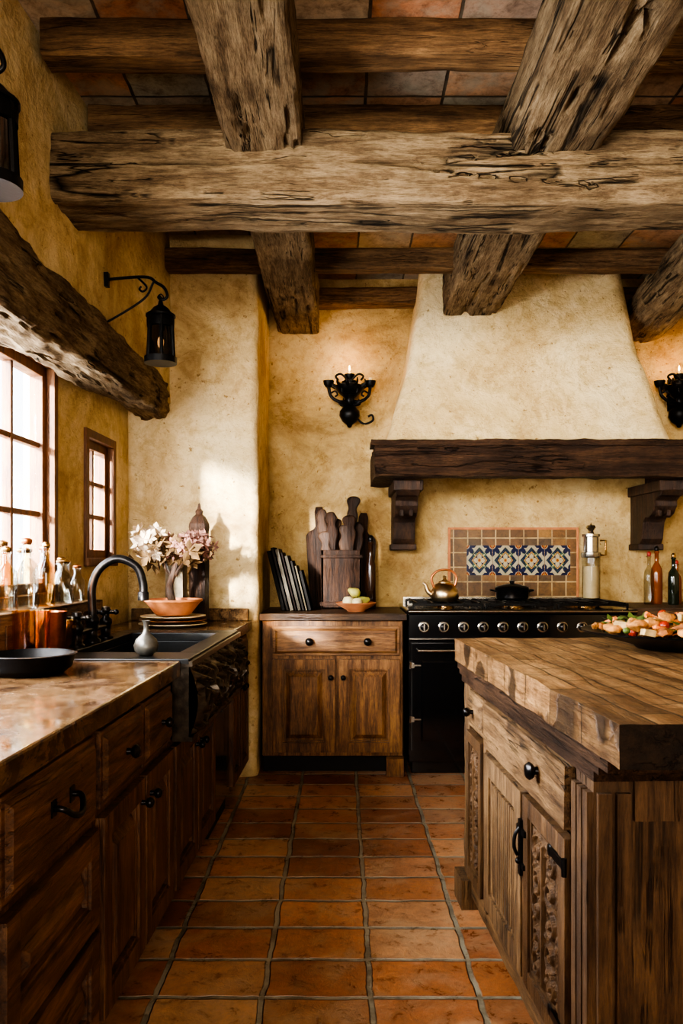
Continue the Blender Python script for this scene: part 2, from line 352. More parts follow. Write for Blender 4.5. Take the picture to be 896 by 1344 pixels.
# ------------------------------------------------------------ beams
def log(name,p0,p1,w,h,mat,label,pw=5,amp=.012,n=44,step=.04,tap=(1,1),seed=0,cat='beam',bow=0,crk=.02,group=None,Mx=ID):
    p0,p1=V(p0),V(p1); d=p1-p0; Ln=d.length; xa=d.normalized(); ya=V((0,0,1)).cross(xa).normalized(); za=xa.cross(ya)
    R=Matrix((xa,ya,za)).transposed().to_4x4(); Mw=Mx@T(*((p0+p1)/2))@R
    m=max(2,int(Ln/step)); bm=bmesh.new(); rings=[]
    for i in range(m+1):
        u=-Ln/2+Ln*i/m; k=tap[0]+(tap[1]-tap[0])*i/m; ring=[]
        cz=bow*(1-(2*i/m-1)**2)+noise.noise(V((u*1.1,seed,3)))*amp*.9; cy=noise.noise(V((u*1.1,seed,9)))*amp
        for j in range(n):
            a=2*math.pi*j/n; c,s=math.cos(a),math.sin(a); r=(abs(c)**pw+abs(s)**pw)**(-1/pw)
            y,z=c*r*w/2*k,s*r*h/2*k
            q=V((u*2.2,y*7,z*7))+V((seed,0,0)); dsp=noise.noise(q)*amp*.8+noise.noise(V((u*9,y*30,z*30))+V((seed,2,0)))*amp*.55+noise.noise(V((u*30,y*45,z*45))+V((seed,2,0)))*amp*.25
            ed=min(abs(c),abs(s)); 
            if ed>.55: dsp-=max(0,noise.noise(V((u*4,seed,round(a)))) )*amp*1.8*(ed-.55)/.15
            cr=abs(noise.noise(V((u*.7,y*13,z*13+seed))))
            if cr<.045: dsp-=crk*(1-cr/.045)*max(0,min(1,noise.noise(V((u*.8,seed,j*.02)))*3+.6))
            f=1+dsp/max(.03,math.hypot(y,z)); ring.append(bm.verts.new((u,y*f+cy,z*f+cz)))
        rings.append(ring)
    for a,b in zip(rings,rings[1:]):
        for j in range(n): bm.faces.new((a[j],a[(j+1)%n],b[(j+1)%n],b[j]))
    for rg,sg in ((rings[0],1),(rings[-1],-1)):
        c=bm.verts.new(sum((v.co for v in rg),V())/n+V((sg*.004,0,0)))
        for j in range(n): bm.faces.new((rg[j],rg[(j+1)%n],c))
    ob=solo(name,bm,mat,label,cat,Mw,smooth=34,group=group); return ob
log('ceiling_beam',(-1.04,2.96,2.60),(2.84,2.96,2.60),.30,.26,M_BX,'massive rough-hewn wooden cross beam with long cracks',11,.012,88,.022,seed=1,crk=.035)
log('ceiling_beam',(-.275,1.0,2.775),(-.275,5.1,2.775),.27,.26,M_BX,'hewn wooden ceiling beam above the sink side',14,.008,76,.022,seed=11,crk=.045)
log('ceiling_beam',(.76,1.0,2.775),(.76,4.72,2.775),.32,.26,M_BX,'hewn wooden ceiling beam running into the range hood',14,.009,76,.022,seed=23,crk=.045)
log('ceiling_beam',(1.62,1.6,2.77),(1.93,5.1,2.74),.30,.29,M_BX,'round weathered log beam at the end of the ceiling',2.3,.014,60,.03,seed=31)
for i,(y,hh,zc_) in enumerate(((1.75,.13,2.945),(2.22,.13,2.945),(2.70,.13,2.945),(3.2,.13,2.945),(3.66,.085,2.968),(4.02,.085,2.968),(4.33,.115,2.825),(5.02,.115,2.85))):
    log('ceiling_joist',(-1.0 if y<4.5 else -.5,y,zc_),(2.84,y,zc_),.12 if y<3.3 else .10,hh,M_JX,'dark rough ceiling joist across the beams',7,.008,28,.05,seed=40+i*7,group='ceiling joists',cat='joist',crk=.012)
log('lintel_beam',(.5,.53,2.035),(4.44,.53,2.08),.25,.30,M_LX,'gnarled wooden lintel log above the windows',9,.022,84,.018,tap=(1.08,.66),seed=77,crk=.04,Mx=ML)

# ------------------------------------------------------------ range hood
t=Thing('range_hood','cream plaster range hood on a dark carved wooden mantel','range hood',o=(1.08,4.8,1.66))
bm=bmesh.new(); nz,nx=26,30; rows=[]
for i in range(nz+1):
    v=i/nz; z=1.86+v*1.13; e=v**.85
    xl=.250+(.485-.250)*e+.02*math.sin(v*math.pi); xr=1.895-(1.895-1.69)*e-.02*math.sin(v*math.pi); yf=4.50+.30*e
    ring=[]
    pts=[(xl,5.12)]
    for k in range(9): pts.append((xl,5.12+(yf+.06-5.12)*(k+1)/9))
    pts.append((xl+.018,yf+.018)); 
    for k in range(nx+1): pts.append((xl+.06+(xr-xl-.12)*k/nx,yf))
    pts.append((xr-.018,yf+.018))
    for k in range(10): pts.append((xr,yf+.06+(5.12-yf-.06)*k/9))
    for x,y in pts:
        p=V((x,y,z)); p+=noise.noise_vector(p*3.2)*.014+noise.noise_vector(p*9)*.004; ring.append(bm.verts.new(p))
    rows.append(ring)
for a,b in zip(rows,rows[1:]):
    for j in range(len(a)-1): bm.faces.new((a[j],a[j+1],b[j+1],b[j]))
bm.faces.new(rows[0]); bm.faces.new(rows[-1])
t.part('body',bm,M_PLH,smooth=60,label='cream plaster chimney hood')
bm=bmesh.new()
for a in ((.185,2.12,4.42,4.56,1.665,1.835),(.165,2.14,4.40,4.60,1.835,1.868),(.185,.36,4.5,5.10,1.665,1.84),(1.94,2.12,4.5,5.10,1.665,1.84)):
    q=bev(box(*a),.008,2); rough(q,.03,.007,12,a[0]*7); me=bpy.data.meshes.new('t'); q.to_mesh(me); q.free(); bm.from_mesh(me)
t.part('mantel',bm,M_MX,smooth=40,label='dark hand-hewn wooden mantel shelf')
def corbel(xc,w=.135):
    prof=[(5.10,1.66),(4.60,1.66),(4.585,1.60),(4.62,1.575),(4.66,1.57),(4.70,1.55),(4.70,1.52),(4.745,1.475),(4.80,1.455),(4.85,1.46),(4.885,1.43),(4.90,1.38),(4.91,1.33),(4.945,1.29),(4.99,1.275),(5.03,1.29),(5.10,1.29)]
    bm=bmesh.new(); A=[bm.verts.new((xc-w/2,y,z)) for y,z in prof]; B=[bm.verts.new((xc+w/2,y,z)) for y,z in prof]
    bm.faces.new(A); bm.faces.new(B[::-1]); k=len(prof)
    for i in range(k): bm.faces.new((A[i],A[(i+1)%k],B[(i+1)%k],B[i]))
    bx(bm,xc-w/2-.018,xc+w/2+.018,4.575,5.10,1.60,1.662); bx(bm,xc-w/2-.012,xc+w/2+.012,4.93,5.10,1.262,1.30)
    for s in (-1,1):
        bx(bm,xc+s*w*.2-.012,xc+s*w*.2+.012,4.72,4.9,1.46,1.5)
    return bm
for xc in (.385,1.915): t.part('corbel',corbel(xc),M_MZ,bevel=.006,label='scroll-shaped dark wooden corbel')

# ------------------------------------------------------------ cabinet fittings
def knob(x,z,y=-.022,r=.014): # in frame, pointing to -y
    bm=lathe([(0,0),(r*.55,0),(r*.45,.012),(r*.9,.017),(r*1.1,.025),(r*.8,.033),(0,.036)],14)
    bmesh.ops.transform(bm,matrix=T(x,y,z)@RX(90),verts=bm.verts[:]); return bm
def pull(x,z,y=-.022,w=.05):
    bm=tube([(x-w,y,z+.008),(x-w,y-.022,z+.006),(x-w*.5,y-.034,z-.012),(x,y-.038,z-.018),(x+w*.5,y-.034,z-.012),(x+w,y-.022,z+.006),(x+w,y,z+.008)],.0065,8)
    bx(bm,x-w-.012,x-w+.012,y-.004,y+.001,z-.008,z+.024); bx(bm,x+w-.012,x+w+.012,y-.004,y+.001,z-.008,z+.024); return bm
def frustum(bm,x0,x1,z0,z1,ya,yb,ins):
    A=[bm.verts.new((x,ya,z)) for x,z in ((x0,z0),(x1,z0),(x1,z1),(x0,z1))]
    B=[bm.verts.new((x,yb,z)) for x,z in ((x0+ins,z0+ins),(x1-ins,z0+ins),(x1-ins,z1-ins),(x0+ins,z1-ins))]
    for i in range(4): bm.faces.new((A[i],A[(i+1)%4],B[(i+1)%4],B[i]))
    bm.faces.new(B); bm.faces.new(A[::-1])
def carve(x,z,p=.10):
    W=carve.w; u=x-W/2; u=abs(u)
    if u<.008: return 1
    q=.07; k=math.floor(z/q); dz=(z-(k+.5)*q); du=u-W*.25; R=min(W*.25,q*.5)
    r=math.hypot(du,dz)/R; a=math.atan2(dz,du)
    if r<.22: return 1
    if r<1.0: return max(0,math.cos(a*1.0-r*8+(k%2)*3.14))**.7*.9
    return .55*max(0,math.sin(u*170+z*90)*math.sin(z*150))
carve.w=.2
def scroll(x,z,p):
    i=math.floor(x/p); cx=(i+.5)*p; cz=.105+(.02 if i%2 else -.02); dx,dz=(x-cx)/(p*.5),(z-cz)/.092
    r=math.hypot(dx,dz); a=math.atan2(dz,dx)*(1 if i%2 else -1)
    sp=math.cos(a*1-r*10); lf=math.cos(6*a+r*6)
    if r<.18: return 1
    if r<1.05: return max(0,sp)**.6*.8+max(0,lf)*.35*(r>.5)
    return max(0,math.sin(x*80+z*60)*math.sin(z*110-x*40))*.9
def carved(bm,x0,x1,z0,z1,yb,amp,p=.13,st=.0065,fn=carve,bulge=0):
    nx=max(4,int((x1-x0)/st)); nz=max(4,int((z1-z0)/st)); g=[]
    for i in range(nz+1):
        r=[]
        for j in range(nx+1):
            u,v=j/nx,i/nz; e=min(1,min(u,1-u)*nx/4,min(v,1-v)*nz/4)
            x,z=x0+(x1-x0)*u,z0+(z1-z0)*v; r.append(bm.verts.new((x,yb-amp*e*fn(x-x0,z-z0,p)-bulge*math.sin(math.pi*v),z)))
        g.append(r)
    for i in range(nz):
        for j in range(nx): bm.faces.new((g[i][j],g[i][j+1],g[i+1][j+1],g[i+1][j]))
def front(x0,x1,z0,z1,style='raised',th=.024,fr=.05):
    bm=bmesh.new()
    if style=='drawer':
        bx(bm,x0,x1,-th*.55,0,z0,z1); frustum(bm,x0+.012,x1-.012,z0+.012,z1-.012,-th*.55,-th,.014); 
        return bm
    if style=='slab':
        q=bev(box(x0,x1,-th,0,z0,z1),.004,1); rough(q,.06,.002,14,x0); return q
    bx(bm,x0,x0+fr,-th,0,z0,z1); bx(bm,x1-fr,x1,-th,0,z0,z1); bx(bm,x0+fr,x1-fr,-th,0,z0,z0+fr); bx(bm,x0+fr,x1-fr,-th,0,z1-fr,z1)
    a,b,c,d=x0+fr,x1-fr,z0+fr,z1-fr
    bx(bm,a,b,-th*.12,0,c,d)
    k=.009
    for q in ((a,a+k,c,d),(b-k,b,c,d),(a+k,b-k,c,c+k),(a+k,b-k,d-k,d)): bx(bm,q[0],q[1],-th*.7,-th*.12,q[2],q[3])
    if style=='raised': frustum(bm,a+.018,b-.018,c+.018,d-.018,-th*.12,-th*.95,.026)
    if style=='reed':
        n=max(3,int((b-a-.03)/.022)); w=(b-a-.03)/n
        for i in range(n): bx(bm,a+.015+i*w+.003,a+.015+(i+1)*w-.003,-th*.85,-th*.12,c+.015,d-.015)
    if style=='carved': 
        carve.w=b-a-.032
        frustum(bm,a+.012,b-.012,c+.012,d-.012,-th*.12,-th*.6,.004); carved(bm,a+.016,b-.016,c+.016,d-.016,-th*.6,.012,.10,.0035)
    return bm
def cabinet(label,M,x0,x1,z0,z1,dep,fronts,mx,mz,toe=.06,name='base_cabinet',yb=0,bodymat=None,group=None):
    t=Thing(name,label,'cabinet',M,((x0+x1)/2,yb+dep/2,0),group)
    bm=bmesh.new(); bx(bm,x0+.001,x1-.001,yb,yb+dep,z0,z1)
    t.part('body',bm,bodymat or mz,bevel=.003)
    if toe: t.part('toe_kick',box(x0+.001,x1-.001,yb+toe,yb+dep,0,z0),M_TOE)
    for f in fronts:
        kind,style,a,b,c,d,hw=f[:7]; m_=f[7] if len(f)>7 else (mx if kind=='drawer' else mz)
        bmf=front(a,b,c,d,style,fr=min(.055,(b-a)*.19)); bmesh.ops.translate(bmf,verts=bmf.verts[:],vec=(0,yb,0))
        ob=t.part(kind,bmf,m_,bevel=.0025)
        for h in hw:
            q=knob(h[1],h[2],yb-.023,h[3] if len(h)>3 else .014) if h[0]=='k' else pull(h[1],h[2],yb-.023)
            t.part('knob' if h[0]=='k' else 'handle',q,M_BRONZE,parent=ob,smooth=50,label='dark bronze '+('knob' if h[0]=='k' else 'bail pull'))
    return t

# left run (local x = Y)
yb=.032; zt=.815
cabinet('dark wooden drawer cabinet with a bail pull under the worktop',ML,.85,1.33,.09,zt,.62,[('drawer','drawer',.87,1.31,.60,.79,[('h',1.09,.70)]),('drawer','drawer',.87,1.31,.12,.58,[])],M_DX,M_DZ,yb=yb)
cabinet('dark brown wooden cabinet with three stacked drawers',ML,1.33,1.86,.09,zt,.62,[('drawer','drawer',1.355,1.84,.60,.795,[('h',1.61,.705)]),('drawer','raised',1.355,1.84,.36,.58,[],M_DX),('drawer','raised',1.355,1.84,.11,.34,[],M_DX)],M_DX,M_DZ,yb=yb)
cabinet('dark brown wooden cabinet with two drawers over two panelled doors',ML,1.86,2.60,.09,zt,.62,[('drawer','drawer',1.88,2.235,.61,.795,[('k',2.06,.705,.017)]),('drawer','drawer',2.255,2.585,.61,.795,[('k',2.43,.705,.015)]),('door','raised',1.88,2.235,.11,.59,[('k',2.20,.53)]),('door','raised',2.255,2.585,.11,.59,[('k',2.29,.53)])],M_DX,M_DZ,yb=yb)
cabinet('dark wooden sink cabinet with two doors below the carved apron',ML,2.605,3.36,.09,.60,.62,[('door','raised',2.62,2.97,.11,.585,[('k',2.94,.52)]),('door','raised',2.99,3.34,.11,.585,[('k',3.02,.52)])],M_DX,M_DZ,yb=yb,name='sink_cabinet')
SX0,SX1=2.605,3.68
t=Thing('dishwasher','black built-in dishwasher between the cabinets','dishwasher',ML,(3.6,.35,0))
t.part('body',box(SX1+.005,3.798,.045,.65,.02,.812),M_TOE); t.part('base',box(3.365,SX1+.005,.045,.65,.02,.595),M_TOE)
q=t.part('door',bev(box(3.37,3.79,.025,.045,.10,.59),.004),M_ENAMEL)
t.part('handle',tube([(3.43,.025,.55),(3.43,.0,.55),(3.73,.0,.55),(3.73,.025,.55)],.006,8,sm=False),M_BRONZE,parent=q)
cabinet('narrow dark wooden end cabinet beside the plaster pier',ML,3.80,4.36,.09,zt,.62,[('drawer','drawer',3.82,4.345,.64,.795,[('k',4.08,.72)]),('door','raised',3.82,4.075,.11,.62,[('k',4.05,.55)]),('door','raised',4.09,4.345,.11,.62,[('k',4.12,.55)])],M_DX,M_DZ,yb=yb)

# worktop
bm=bmesh.new()
for a in ((.80,SX0,-.008,.662,.817,.87),(SX1,4.37,-.008,.662,.817,.87),(SX0,SX1,.50,.662,.817,.87)): bx(bm,*a)
bmesh.ops.remove_doubles(bm,verts=bm.verts[:],dist=.0005)
solo('worktop',bm,M_STONE,'glossy dark brown stone worktop around the sink','worktop',ML,(2.6,.34,.82),bevel=.006)
bm=bmesh.new(); bx(bm,4.335,4.368,.01,.65,.8705,.935); 
solo('worktop_upstand',bm,M_IX,'low wooden upstand against the plaster pier','upstand',ML,(4.37,.3,.87),bevel=.004)

# sink
t=Thing('farmhouse_sink','dark metal farmhouse sink with carved apron front','sink',ML,(3.09,.25,.6))
AY=-.035
bm=bmesh.new(); X0,X1=SX0+.002,SX1-.002; A0,A1=2.80,3.54; B0,B1=.04,.42
bx(bm,X0,A0,AY,.498,.84,.876); bx(bm,A1,X1,AY,.498,.84,.876); bx(bm,A0,A1,AY,B0,.84,.876); bx(bm,A0,A1,B1,.498,.84,.876)
bx(bm,A0-.01,A0,B0,B1,.655,.84); bx(bm,A1,A1+.01,B0,B1,.655,.84); bx(bm,A0,A1,B0-.01,B0,.655,.84); bx(bm,A0,A1,B1,B1+.01,.655,.84); bx(bm,A0-.01,A1+.01,B0-.01,B1+.01,.645,.655)
t.part('basin',bm,M_SINK,bevel=.003)
bm=bmesh.new(); bx(bm,X0,X1,AY,.02,.605,.86)
carved(bm,X0+.004,X1-.004,.62,.85,AY-.001,.030,.214,.004,scroll,.028)
bx(bm,X0,X1,AY-.012,AY,.85,.868); bx(bm,X0,X1,AY-.012,AY,.605,.62)
t.part('apron',bm,M_PEWTER,smooth=60,label='carved dark pewter apron with scrolling vines')
# faucet
t=Thing('bridge_faucet','black gooseneck bridge faucet with cross handles','faucet',ML,(3.12,.46,.876))
fx,fy=3.12,.455
def FP(dx,dy,z): return (fx+dx,fy+dy,z)
bm=tube([FP(0,0,.877),FP(0,0,1.0),FP(0,0,1.10),FP(.01,-.03,1.17),FP(.02,-.095,1.205),FP(.03,-.165,1.175),FP(.035,-.19,1.11),FP(.035,-.192,1.055)],.0165,14,k=8)
lathe([(.032,.876),(.032,.886),(.022,.896),(.021,.945),(.028,.955),(.028,.97),(.019,.985)],20,fx,fy,bm); lathe([(.018,1.075),(.022,1.07),(.022,1.04),(.0,1.04)],18,fx+.035,fy-.192,bm)
t.part('spout',bm,M_BRONZE,smooth=50)
t.part('bridge',tube([FP(-.17,0,.93),FP(.17,0,.93)],.012,12,sm=False),M_BRONZE,smooth=50)
for s in (-1,1):
    o_=s*.17
    bm=lathe([(.03,.876),(.03,.884),(.02,.892),(.019,.93),(.025,.94),(.025,.955),(.014,.965),(.014,.985),(.02,.99),(.018,1.005),(0,1.01)],18,fx+o_,fy)
    h=t.part('valve',bm,M_BRONZE,smooth=50)
    bm=tube([(fx+o_-.04,fy,.985),(fx+o_+.04,fy,.985)],.008,8,sm=False); tube([(fx+o_,fy-.04,.985),(fx+o_,fy+.04,.985)],.008,8,bm,sm=False)
    for a,b_ in ((-.042,0),(.042,0),(0,-.042),(0,.042)): blob((fx+o_+a,fy+b_,.985),.012,bm,sub=2)
    t.part('cross_handle',bm,M_BRONZE,parent=h,smooth=50)

# ------------------------------------------------------------ back-left cabinet
cabinet('honey brown wooden base cabinet with a drawer and two doors',ID,-.445,.345,.10,.860,.62,[('drawer','drawer',-.385,.325,.665,.83,[('k',-.18,.745,.02),('k',.145,.745,.02)]),('door','raised',-.385,-.035,.125,.645,[('k',-.06,.545)]),('door','raised',-.015,.325,.125,.645,[('k',.01,.545)])],M_WX,M_WZ,yb=4.47)
bm=rough(bev(box(-.455,.362,4.43,5.09,.864,.90),.006),.08,.0015,9); solo('worktop',bm,M_DT,'dark worn wooden worktop beside the range','worktop',o=(-.05,4.76,.863),smooth=40)
solo('cabinet_foot',bev(box(.25,.345,4.405,4.465,.0,.10),.02,3),M_WZ,'carved wooden foot under the honey brown cabinet','foot',o=(.3,4.43,0))
# right counter past the range
cabinet('honey brown wooden base cabinet past the range',ID,1.66,2.80,.10,.89,.60,[('drawer','drawer',1.69,2.2,.69,.86,[('k',1.95,.78)]),('drawer','drawer',2.24,2.77,.69,.86,[('k',2.5,.78)]),('door','raised',1.69,2.2,.125,.66,[('k',2.16,.55)]),('door','raised',2.24,2.77,.125,.66,[('k',2.28,.55)])],M_WX,M_WZ,yb=4.49)
solo('worktop',bev(box(1.655,2.84,4.46,5.09,.892,.93),.006),M_DT,'dark worn wooden worktop holding the oil bottles','worktop',o=(2.2,4.76,.892))

# ------------------------------------------------------------ range
t=Thing('range_cooker','wide black enamel range cooker with steel knobs and brass fittings','stove',o=(1.0,4.75,0))
x0,x1,yf=.372,1.64,4.45
bm=bmesh.new(); bx(bm,x0,x1,yf,5.07,.07,.90); bx(bm,x0+.02,x1-.02,yf+.03,5.06,0,.07)
t.part('body',bm,M_ENAMEL,bevel=.006)
bm=box(x0-.008,x1+.008,yf-.03,5.075,.90,.925); t.part('cooktop',bm,M_ENAMEL,bevel=.008)
t.part('towel_rail',tube([(x0,yf-.035,.915),(x1,yf-.035,.915)],.006,10,sm=False),M_STEEL,smooth=50)
t.part('control_panel',bev(box(x0+.004,x1-.004,yf-.022,yf,.76,.895),.006),M_ENAMEL)
t.part('trim_strip',box(x0+.004,x1-.004,yf-.026,yf-.0215,.758,.765),M_STEEL)
for i in range(11):
    x=x0+.085+i*.11; bm=lathe([(0,0),(.030,0),(.030,.005),(.026,.007),(.026,.003),(.02,.003)],20,mi=0); lathe([(.021,.002),(.021,.028),(.016,.034),(0,.035)],20,bm=bm,mi=1)
    bmesh.ops.transform(bm,matrix=T(x,yf-.022,.828)@RX(90),verts=bm.verts[:]); bx(bm,x-.004,x+.004,yf-.062,yf-.055,.812,.846,0)
    t.part('control_knob',bm,[M_STEEL,M_BRONZE],smooth=50,label='dark control knob with polished steel ring')
for a,b_ in ((x0+.02,x0+.40),(x0+.43,x0+.83),(x0+.86,x1-.02)):
    bm=bev(box(a,b_,yf-.022,yf,.14,.735),.008,2); frustum(bm,a+.05,b_-.05,.19,.64,yf-.022,yf-.027,.01)
    d=t.part('oven_door',bm,M_ENAMEL)
    t.part('handle',tube([(a+.03,yf-.022,.70),(a+.03,yf-.06,.70),(b_-.03,yf-.06,.70),(b_-.03,yf-.022,.70)],.008,10,sm=False),M_STEEL,parent=d,smooth=50,label='steel oven handle')
    for z_ in (.30,.60):
        bm=box(a-.008,a+.012,yf-.03,yf-.018,z_,z_+.03); tube([(a-.01,yf-.028,z_-.004),(a-.01,yf-.028,z_+.034)],.006,8,bm,sm=False)
        bx(bm,a-.003,a+.05,yf-.028,yf-.02,z_+.01,z_+.018); t.part('hinge',bm,M_STEEL,parent=d)
for i in range(3):
    a=x0+.03+i*.41; bm=bmesh.new()
    for k in range(5): bx(bm,a+.02+k*.088,a+.032+k*.088,4.50,5.02,.945,.96)
    for y in (4.50,4.76,5.01): bx(bm,a,a+.40,y,y+.012,.94,.955)
    for xx in (a,a+.388): 
        for y in (4.50,5.008): bx(bm,xx,xx+.012,y,y+.012,.925,.945)
    t.part('grate',bm,M_IRON,bevel=.002,label='black iron pan grate')
    for y in (4.63,4.90): t.part('burner',lathe([(0,.925),(.05,.925),(.048,.938),(.03,.943),(0,.943)],20,a+.2,y),M_BRASS,smooth=40)
bm=box(x0+.02,x1-.02,5.058,5.074,.925,.965); t.part('back_guard',bm,M_STEEL)

# backsplash tiles
t=Thing('tile_backsplash','tiled backsplash panel with a band of blue and white tiles','tile panel',o=(1.1,5.09,.97))
t.part('border',box(.693,1.50,5.083,5.098,.93,1.395),M_BS)
bm=bmesh.new()
for a in ((.68,.695,.93,1.408),(1.498,1.513,.93,1.408),(.695,1.498,1.393,1.408)): bx(bm,a[0],a[1],5.078,5.098,a[2],a[3])
t.part('edging',bm,M_TERRA,bevel=.003,label='thin terracotta edging strip')
MB=simple('tile_blue',lin(22,30,62),.2,0,.5,.3,40,0,coat=.3); MW=simple('tile_white',lin(160,150,124),.2,0,.5,.15,30,0,coat=.3); MR=simple('tile_rust',lin(136,68,32),.25,0,.5,.2,30,0); MG=simple('tile_green',lin(56,88,62),.25,0,.5,.2,30,0); MY=simple('tile_yellow',lin(170,128,58),.25,0,.5,.2,30,0)
def art(u,v):
    r=math.hypot(u,v); a=math.atan2(v,u); d=abs(u)+abs(v)
    if r<.08: return 2
    if r<.14: return 4
    if r<.16+.28*abs(math.cos(2*a))**.9: return 0
    if .52<d<.60: return 4
    if r<.38+.20*abs(math.sin(2*a))**2 and d>.6: return 0 if abs(abs(math.sin(2*a))-.9)>.08 else 3
    if .88<d<.94: return 0
    if d<=.88: return 1 if math.sin(u*34)*math.sin(v*34)<.45 else 3
    c=math.hypot(1-abs(u),1-abs(v))
    if c<.10: return 4
    if c<.20: return 2
    if c<.25: return 0
    if c<.46+.28*abs(math.cos(4*math.atan2(1-abs(v),1-abs(u)))): return 1
    if abs(abs(u)-abs(v))<.2: return 3
    return 0
n=48; tw,thh=.166,.19
for k in range(4):
    bm=bmesh.new(); xa=.798+k*tw; za=1.103; w=tw-.004
    g_=[[bm.verts.new((xa+w*j/n,5.079,za+thh*i/n)) for j in range(n+1)] for i in range(n+1)]
    for i in range(n):
        for j in range(n):
            f=bm.faces.new((g_[i][j],g_[i][j+1],g_[i+1][j+1],g_[i+1][j])); f.material_index=art((j+.5)/n*2-1,(i+.5)/n*2-1)
    bx(bm,xa,xa+w,5.0795,5.086,za,za+thh,0)
    t.part('painted_tile',bm,[MW,MB,MR,MG,MY],label='blue and white patterned ceramic tile')

# ------------------------------------------------------------ island
t=Thing('kitchen_island','rustic wooden kitchen island cabinet with carved and reeded doors','kitchen island',MI,(.62,.55,0))
bm=bmesh.new(); bx(bm,.02,1.22,.02,1.1,.07,.77); t.part('body',bm,M_IZ)
def rb(a,s=0,amp=.003,Ln=.04): return rough(bev(box(*a),.006,2),Ln,amp,10,s)
for i,(a) in enumerate(((-.01,.07,-.01,.07,.0,.77),(1.14,1.25,1.02,1.12,0,.77),(-.01,.07,1.04,1.12,0,.77))): t.part('post',rb(a,i*3,.005,.03),M_IZ,smooth=35)
bm=rb((1.145,1.245,-.006,.075,.0,.77),7,.003,.03)
for k in range(3): 
    q=bev(box(1.15+k*.034,1.176+k*.034,-.018,-.004,.06,.74),.006,2); me=bpy.data.meshes.new('t'); q.to_mesh(me); q.free(); bm.from_mesh(me)
for k in range(2):
    q=bev(box(1.243,1.258,.0+k*.038,.028+k*.038,.06,.74),.006,2); me=bpy.data.meshes.new('t'); q.to_mesh(me); q.free(); bm.from_mesh(me)
t.part('post',bm,M_IE,smooth=35,label='dark ribbed corner post')
t.part('foot',bev(box(-.04,.09,-.04,.09,0,.10),.018,3),M_IZ,smooth=40)
t.part('base_moulding',rb((.09,1.14,-.008,.02,.05,.12),4),M_IX,smooth=35)
t.part('top_rail',rb((.07,1.14,.0,.02,.76,.77),4),M_IX,smooth=35)
q=t.part('drawer',front(.085,.31,.635,.755,'drawer'),M_IX,bevel=.003); t.part('knob',knob(.2,.70),M_BRONZE,parent=q,smooth=50)
t.part('door',front(.085,.31,.13,.62,'carved',fr=.035),M_IC,bevel=.002,label='dark carved narrow door')
q=t.part('drawer',front(.355,1.125,.625,.76,'slab'),M_IX,smooth=35,label='long rough wooden drawer'); t.part('knob',knob(.93,.70,-.02,.02),M_BRONZE,parent=q,smooth=50,label='round dark iron knob')
bm=front(.355,.775,.13,.605,'reed',fr=.06); q=t.part('door',bm,M_IZ,bevel=.003,label='pale wooden door with reeded panel')
bm=front(.795,1.125,.13,.605,'carved',fr=.045); q=t.part('door',bm,M_IC,bevel=.002,label='dark door with carved panel')
bm=box(.783,.802,-.032,-.023,.40,.54); tube([(.792,-.03,.52),(.792,-.042,.50),(.792,-.044,.47),(.792,-.036,.45)],.0045,8,bm); bx(bm,.76,.83,-.030,-.023,.505,.52); bx(bm,.765,.822,-.030,-.023,.42,.432); blob((.792,-.034,.435),.008,bm,sub=2)
t.part('latch',bm,M_IRON,parent=q,smooth=40,label='black iron latch')
for z_ in (.18,.54):
    bm=box(1.03,1.135,-.029,-.0235,z_,z_+.018); tube([(1.135,-.028,z_-.01),(1.135,-.028,z_+.028)],.006,8,bm,sm=False); blob((1.03,-.0265,z_+.009),(.014,.004,.014),bm,sub=2); t.part('hinge',bm,M_IRON,parent=q,label='black iron strap hinge')
t.part('stile',rb((.315,.352,-.014,.02,.10,.76),8),M_IZ,smooth=35)
t.part('end_rail',rb((1.20,1.24,.08,1.02,.68,.77),3,.003,.03),M_IE,smooth=35)
t.part('end_rail',rb((1.20,1.24,.08,1.02,.0,.10),5,.003,.03),M_IE,smooth=35)
for i in range(7):
    w=.134; t.part('end_board',rb((1.20,1.226+.006*(i%2),.082+i*w,.082+(i+1)*w-.007,.10,.68),i*5,.003,.03),M_IE,smooth=35)
bm=bmesh.new()
for a in ((-.012,1.285,-.020,1.15,.772,.796),(-.018,1.33,-.027,1.16,.797,.815),(-.022,1.39,-.033,1.18,.816,.838)):
    q=rough(bev(box(*a),.006,3),.05,.0012,5,a[0]*30); me=bpy.data.meshes.new('t'); q.to_mesh(me); q.free(); bm.from_mesh(me)
t.part('sub_top',bm,M_MX,smooth=40,label='dark stepped moulding under the worktop')
bm=rough(bev(box(-.035,1.465,-.040,1.22,.842,.92),.010,3),.025,.004,7,3)
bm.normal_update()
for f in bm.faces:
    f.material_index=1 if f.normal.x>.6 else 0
solo('island_worktop',bm,[M_IT,M_IF],'thick scarred butcher-block worktop on the island','worktop',MI,(.7,.6,.838),smooth=40)

